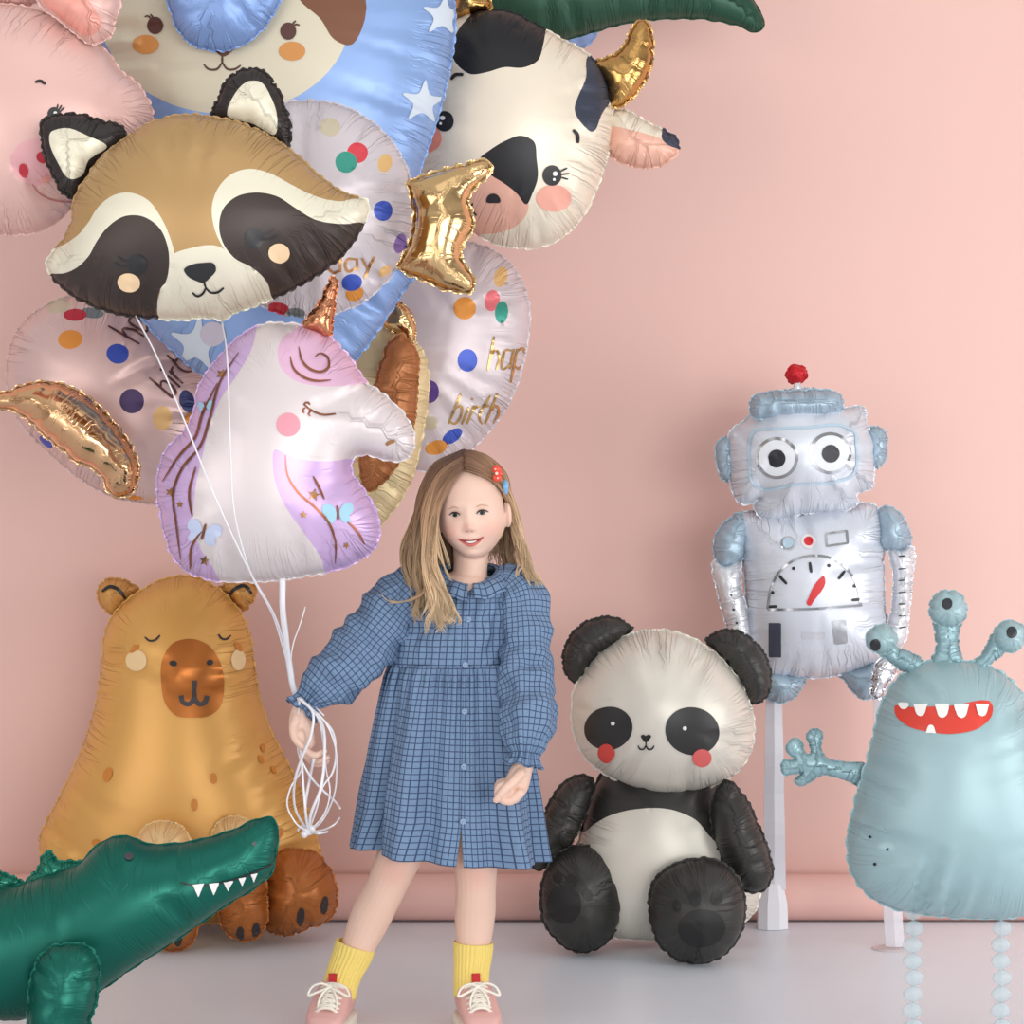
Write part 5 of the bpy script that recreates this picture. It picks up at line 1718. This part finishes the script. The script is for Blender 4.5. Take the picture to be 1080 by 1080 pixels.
# socks ------------------------------------------------------------
m_sock = simple('yellow_rib_knit', (240, 214, 122), .9, bump=.4, bscale=700)
for rows in ([(375, 997, .006, .0375), (372, 1006, .006, .0365), (364, 1024, .001, .0325), (359.5, 1038, -.002, .0315), (357, 1050, -.004, .031)], [(499.3, 994, .006, .0365), (498.8, 1004, .006, .0358), (497.5, 1022, .001, .0325), (496.8, 1038, -.002, .0315), (496.5, 1050, -.004, .031)]):
    Pth = spline3([tuple(G(a, b_, c)) + (r,) for a, b_, c, r in rows], 34)
    M = 216
    T = np.gradient(Pth[:, :3], axis=0); T /= np.linalg.norm(T, axis=1)[:, None]
    V, F = [], []
    for i in range(len(Pth)):
        k = i / (len(Pth) - 1)
        u = np.array((0, 1.0, 0)); u = u - T[i] * u.dot(T[i]); u /= np.linalg.norm(u)
        w = np.cross(T[i], u)
        for j in range(M):
            th = 2 * PI * j / M
            r = Pth[i, 3] + .0011 * math.cos(th * 27) * (1 if k > .05 else .4)
            V.append(Pth[i, :3] + r * (math.cos(th) * w + math.sin(th) * u))
    for i in range(len(Pth) - 1):
        for j in range(M):
            F.append((i * M + j, i * M + (j + 1) % M, (i + 1) * M + (j + 1) % M, (i + 1) * M + j))
    so = mk('sock', V, F, m_sock, girl)
    sm = so.modifiers.new('knit', 'SOLIDIFY'); sm.thickness = .003; sm.offset = 0

# shoes ------------------------------------------------------------
m_shoe = simple('pink_leather', (222, 172, 166), .55, bump=.1)
m_sole = simple('cream_rubber', (236, 228, 216), .6)
m_lace = simple('cream_lace', (240, 234, 222), .8)
m_red = simple('red_tab', (190, 34, 40), .7)


def shoe(px, yaw, side):
    org = G(px, 540, 0); org[2] = 0
    Rz = np.array(Matrix.Rotation(math.radians(yaw), 3, 'Z'))

    def tw(p):
        return np.asarray(p) @ Rz.T + org
    prof = [(0.0, .020, .060, .0), (.04, .028, .092, .0), (.12, .031, .102, 0), (.25, .0325, .098, .0), (.38, .034, .093, .0), (.5, .0355, .087, .001), (.62, .037, .070, .002), (.74, .038, .054, .003), (.86, .036, .045, .003), (.94, .029, .038, .002), (1.0, .012, .026, .0)]
    Lh, y0 = .178, .055
    V, F = [], []
    N, M = 46, 30
    for i in range(N):
        k = i / (N - 1)
        hw, top, off = itp(prof, k)
        y = y0 - k * Lh
        for j in range(M):
            a = -.25 * PI + 1.5 * PI * j / (M - 1)
            e = .62
            cxs, szs = math.cos(a), math.sin(a)
            x = hw * math.copysign(abs(cxs)**e, cxs) + off * side
            z = .018 + (top - .018) * (.5 + .5 * math.copysign(abs(szs)**e, szs))
            if k < .5 and szs > .5:
                x *= 1 - .25 * (szs - .5)
            V.append((x, y, z))
    for i in range(N - 1):
        for j in range(M):
            F.append((i * M + j, (i + 1) * M + j, (i + 1) * M + (j + 1) % M, i * M + (j + 1) % M))
    F.append(tuple(range(M))); F.append(tuple((N - 1) * M + j for j in range(M))[::-1])
    so = mk('shoe', tw(V), F, m_shoe, girl)
    # sole
    ol = []
    for i in range(41):
        k = i / 40
        hw, top, off = itp(prof, k)
        ol.append((hw + .003 + off * side, y0 + .003 - k * (Lh + .008)))
    for i in range(41):
        k = 1 - i / 40
        hw, top, off = itp(prof, k)
        ol.append((-hw - .003 + off * side, y0 + .003 - k * (Lh + .008)))
    V, F = [], []
    m = len(ol)
    for zz, s_ in ((.0, .96), (.003, 1.0), (.018, 1.0), (.022, .96)):
        V += [(x * s_, y, zz) for x, y in ol]
    for r in range(3):
        for j in range(m):
            F.append((r * m + j, r * m + (j + 1) % m, (r + 1) * m + (j + 1) % m, (r + 1) * m + j))
    F.append(tuple(range(m))[::-1]); F.append(tuple(3 * m + j for j in range(m)))
    mk('sole', tw(V), F, m_sole, so)

    def top_at(k):
        return itp(prof, k)[1]
    # tongue with tab
    V, F = [], []
    for i in range(12):
        k = .72 - .28 * i / 11
        for j in range(7):
            x = -.014 + .028 * j / 6
            V.append((x, y0 - k * Lh + (.008 * i / 11 if i > 8 else 0), top_at(k) + .003 - .003 * abs(j - 3) / 3 + (.014 * (i - 7) / 4 if i > 7 else 0)))
    for i in range(11):
        for j in range(6):
            F.append((i * 7 + j, i * 7 + j + 1, i * 7 + 8 + j, i * 7 + 7 + j))
    to = mk('tongue', tw(V), F, m_shoe, so)
    sm = to.modifiers.new('t', 'SOLIDIFY'); sm.thickness = .003
    kk = .47
    v, f = box(-.0075, .0075, y0 - kk * Lh - .010, y0 - kk * Lh - .004, top_at(kk) + .004, top_at(kk) + .020)
    mk('tongue_tab', tw(v), f, m_red, so, smooth=False, label='red pull tab on the tongue')
    segs = []
    ks = [.52, .58, .64, .70, .76, .82]
    for a, kk in enumerate(ks):
        y = y0 - kk * Lh
        z = top_at(kk)
        segs.append(tube(spline3([(-.021, y, z - .003), (-.009, y - .004, z + .0055), (.009, y - .004, z + .0055), (.021, y, z - .003)], 12), .0026, sides=8, flat=.6))
        if a < len(ks) - 1:
            y2, z2 = y0 - ks[a + 1] * Lh, top_at(ks[a + 1])
            for s_ in (-1, 1):
                segs.append(tube(spline3([(s_ * .021, y, z - .002), (0, (y + y2) / 2 - .004, (z + z2) / 2 + .008), (-s_ * .021, y2, z2 - .002)], 12), .0025, sides=8, flat=.6))
    kk = .57
    c = np.array((0, y0 - kk * Lh - .008, top_at(kk) + .010))
    for s_ in (-1, 1):
        segs.append(tube(spline3([c, c + (s_ * .016, -.012, .008), c + (s_ * .034, -.014, .000), c + (s_ * .040, -.016, -.014), c + (s_ * .022, -.014, -.008), c + (s_ * .003, -.005, -.001)], 26), .0024, sides=8, flat=.6))
        segs.append(tube(spline3([c, c + (s_ * .012, -.016, -.010), c + (s_ * .018, -.026, -.028), c + (s_ * .015, -.038, -.045)], 20), .0024, sides=8, flat=.6))
    segs.append(sphere(c, .006, 12, 8))
    v, f = join(segs)
    mk('laces', tw(v), f, m_lace, so)
    return so


shoe(355, -8, -1)
shoe(499, 10, 1)

# hair ------------------------------------------------------------
m_hair, b, n, l = principled('blonde_hair')
ca = n.new('ShaderNodeVertexColor'); ca.layer_name = 'Col'
l.new(ca.outputs['Color'], b.inputs['Base Color'])
b.inputs['Roughness'].default_value = .42
b.inputs['Specular IOR Level'].default_value = .45
R = random.Random(11)
ROOT, MID, TIP = np.array(lin((122, 88, 68))[:3]), np.array(lin((180, 142, 108))[:3]), np.array(lin((230, 202, 164))[:3])
HV, HF, HCOL = [], [], []


def strand(P, r, shade, tip):
    v, f = tube(P, r * np.concatenate([np.linspace(.8, 1, 6), np.ones(len(P) - 14), np.linspace(1, .25, 8)]), sides=4, cap=False)
    base_ = sum(len(a) for a in HV)
    HV.append(v)
    HF.extend([tuple(i + base_ for i in ff) for ff in f])
    n_ = len(P)
    k = np.linspace(0, 1, n_)[:, None]
    c = np.where(k < .35, ROOT + (MID - ROOT) * k / .35, MID + (TIP - MID) * ((k - .35) / .65) * tip)
    c = np.clip(c * shade, 0, 1)
    HCOL.append(np.repeat(np.concatenate([c, np.ones((n_, 1))], 1), 4, axis=0))


def on_scalp(p, m=.004):
    """keep a strand point outside the skull"""
    q = world_to_head(p)
    e = np.array((.0640 + m, .085 + m, .103 + m))
    k = math.sqrt(((q / e)**2).sum())
    if k < 1 and q[2] > -.07:
        q = q / k
    return head_to_world(q)


def lock(guides, nst, spread, r=.00105, wave=.004, tip=1.0, shade=(.75, 1.15), mixk=None, n=40):
    """guides: two lists of (px, py, dy) of equal length; strands lie between them"""
    Ga, Gb = [np.array([G(*p) for p in g_]) for g_ in guides]
    ncl = max(3, nst // 16)
    clumps = [(R.random(), np.array([R.gauss(0, 1), R.gauss(0, 1), R.gauss(0, .6)]), R.uniform(0, 6.28), R.uniform(1.8, 3.2), R.uniform(.80, 1.0), R.uniform(.78, 1.14), R.uniform(-1.4, 1.4)) for _ in range(ncl)]
    for s in range(nst):
        cl_k, cl_j, cl_p, cl_f, cl_c, cl_s, cl_q = clumps[R.randrange(ncl)]
        k = min(1, max(0, cl_k + R.gauss(0, .06)))
        base_ = Ga * (1 - k) + Gb * k
        jit, ind = cl_j * 1.2, np.array([R.gauss(0, 1), R.gauss(0, 1), R.gauss(0, .6)]) * .5
        ph, fq = cl_p + R.gauss(0, .25), cl_f
        cut = min(1, cl_c + R.uniform(-.04, .04))
        P = spline3(base_, n)
        t_ = np.linspace(0, 1, n)[:, None]
        P = P + jit * spread * (.15 + .85 * t_) + ind * spread * (.25 + 2.6 * t_ * (1.02 - t_)**.8)
        P[:, 0] += wave * 1.5 * np.sin(ph + fq * 5.2 * t_[:, 0]) * t_[:, 0]**1.1
        P[:, 1] += wave * .6 * np.cos(ph + fq * 6.28 * t_[:, 0]) * t_[:, 0]**1.2
        cu = np.clip((t_[:, 0] - .86) / .14, 0, 1) * (wave / .004)
        P[:, 0] += cl_q * .007 * cu * np.sin(cu * 2.2)
        P[:, 2] += .006 * cu**2 * abs(cl_q)
        P = P[:max(20, int(n * cut))]
        P = np.array([on_scalp(p, .002 + .004 * ((s * 7) % 10) / 10) for p in P])
        strand(P, r * R.uniform(.75, 1.25), R.uniform(*shade) * cl_s, tip)


pf, pb_ = (489.5, 497, -.080), (488, 474, .02)           # the parting, front and back
pm = (489, 482, -.055)
lock(([pf, (478, 507, -.080), (468, 523, -.074), (461, 545, -.070), (458, 572, -.070), (462, 603, -.082), (475, 632, -.09), (483, 654, -.092), (473, 668, -.090)],
      [pm, (466, 496, -.060), (453, 522, -.060), (448, 550, -.060), (450, 580, -.066), (454, 610, -.084), (455, 636, -.092), (450, 655, -.092), (457, 671, -.088)]), 420, .003, wave=.008)
lock(([pm, (466, 495, -.05), (452, 522, -.040), (445, 552, -.040), (441, 582, -.045), (446, 610, -.066), (449, 632, -.08), (444, 650, -.084), (449, 664, -.084)],
      [pb_, (458, 491, .0), (444, 522, .0), (437, 552, .0), (430, 580, -.005), (432, 604, -.025), (440, 624, -.05), (442, 640, -.065), (442, 652, -.07)]), 320, .003, wave=.007, tip=.7, shade=(.6, 1.0))
lock(([pb_, (459, 490, .03), (446, 520, .035), (440, 550, .03), (433, 578, .02), (432, 598, .01), (438, 615, .0)],
      [(489, 475, .05), (470, 490, .07), (458, 525, .085), (452, 560, .08), (450, 590, .065), (450, 610, .06), (452, 625, .06)]), 200, .004, wave=.004, tip=.4, shade=(.5, .85))
lock(([pf, (505, 502, -.080), (519, 508, -.068), (530, 518, -.045), (539, 534, -.012), (545, 558, .006), (548, 588, -.015), (553, 612, -.045)],
      [pb_, (512, 480, .0), (530, 498, .005), (539, 526, .01), (546, 556, .008), (553, 582, -.005), (562, 604, -.022), (574, 625, -.035)]), 420, .0025, wave=.005, tip=.95)
lock(([pm, (508, 492, -.06), (523, 503, -.05), (534, 518, -.030), (542, 540, -.004), (547, 568, .004), (552, 596, -.025), (560, 614, -.045)],
      [pb_, (512, 480, .0), (531, 498, .005), (540, 526, .01), (547, 556, .008), (554, 582, -.005), (563, 604, -.022), (572, 622, -.035)]), 200, .003, wave=.005, tip=.85)
lock(([pb_, (513, 482, .04), (530, 505, .045), (537, 535, .04), (543, 562, .03), (548, 588, .02), (552, 606, .01)],
      [(489, 475, .05), (506, 490, .075), (518, 525, .085), (526, 560, .08), (532, 590, .06), (535, 608, .055), (537, 620, .055)]), 160, .004, wave=.004, tip=.5, shade=(.55, .9))
lock(([(486, 478, .06), (464, 520, .07), (454, 560, .06), (452, 590, .05), (450, 616, .05)], [(495, 478, .06), (520, 520, .07), (536, 556, .055), (543, 588, .045), (546, 610, .04)]), 420, .004, tip=.3, shade=(.5, .8))
lock(([pf, (480, 508, -.082), (471, 524, -.078), (466, 545, -.074), (467, 564, -.073), (475, 587, -.078), (486, 607, -.088)], [pf, (478, 507, -.081), (468, 524, -.077), (462, 545, -.072), (461, 568, -.071), (468, 592, -.078), (479, 613, -.09)]), 30, .0012, r=.0007, wave=.003)
lock(([(458, 600, -.085), (445, 622, -.088), (428, 632, -.08), (410, 634, -.07), (399, 627, -.062)], [(460, 604, -.085), (446, 626, -.088), (428, 633, -.08), (414, 631, -.07), (408, 620, -.062)]), 9, .0012, r=.0008, wave=.002)
lock(([(545, 575, -.035), (551, 595, -.046), (548, 606, -.056)], [(543, 575, -.035), (546, 598, -.05), (541, 612, -.062)]), 14, .001, r=.0008, wave=.002)
# scalp cap under the strands
cv, cf = sphere((0, 0, 0), 1.0, 60, 50)
cvh = cv * np.array((.0650, .0865, .1045))
keep = [f_ for f_ in cf if all((cvh[i][1] > -.012 + .2 * max(0, -.02 - cvh[i][2])) and cvh[i][2] > -.075 or cvh[i][2] > .078 - 8.0 * cvh[i][0]**2 for i in f_)]
base_ = sum(len(a) for a in HV)
HV.append(head_to_world(cvh)); HF.extend([tuple(i + base_ for i in f_) for f_ in keep])
HCOL.append(np.tile(np.append(ROOT * .75, 1), (len(cvh), 1)))
hair = mk('hair', np.vstack(HV), HF, m_hair, girl, col=np.vstack(HCOL))

# hair clips ---------------------------------------------------------
c = head_to_world((.037, -.066, .055))
c = G(524, 500.5, -.068)
pts = []
red = join([sphere(c + np.array((0, -.004, .009)), .009, 14, 10, (1, .45, .9)), sphere(c + np.array((.001, -.004, -.007)), .0085, 14, 10, (1.05, .45, .9)), sphere(c + np.array((.006, -.004, .001)), .006, 12, 8, (1, .5, 1))])
cl = mk('hair_clip', red[0], red[1], simple('red_enamel', (224, 72, 52), .35), girl, label='red flower shaped hair clip')
cen = join([sphere(c + np.array((0, -.008, .001)), .0032, 10, 8), sphere(c + np.array((-.002, -.008, .009)), .0018, 8, 6), sphere(c + np.array((.002, -.008, -.008)), .0018, 8, 6)])
mk('clip_centre', cen[0], cen[1], simple('pale_enamel', (246, 214, 196), .35), cl)
c = G(533, 513.5, -.048)
v, f = tube(spline3([c + np.array((-.001, 0, .010)), c + np.array((.001, -.004, .004)), c + np.array((.0005, -.004, -.003)), c + np.array((.002, -.001, -.012))], 14), [.0035, .0045, .005, .0052, .0055, .0058, .006, .0058, .0055, .005, .0045, .004, .0035, .003], sides=14, flat=.6)
mk('hair_clip', v, f, simple('blue_enamel', (120, 176, 220), .35), girl, label='pale blue hair clip')
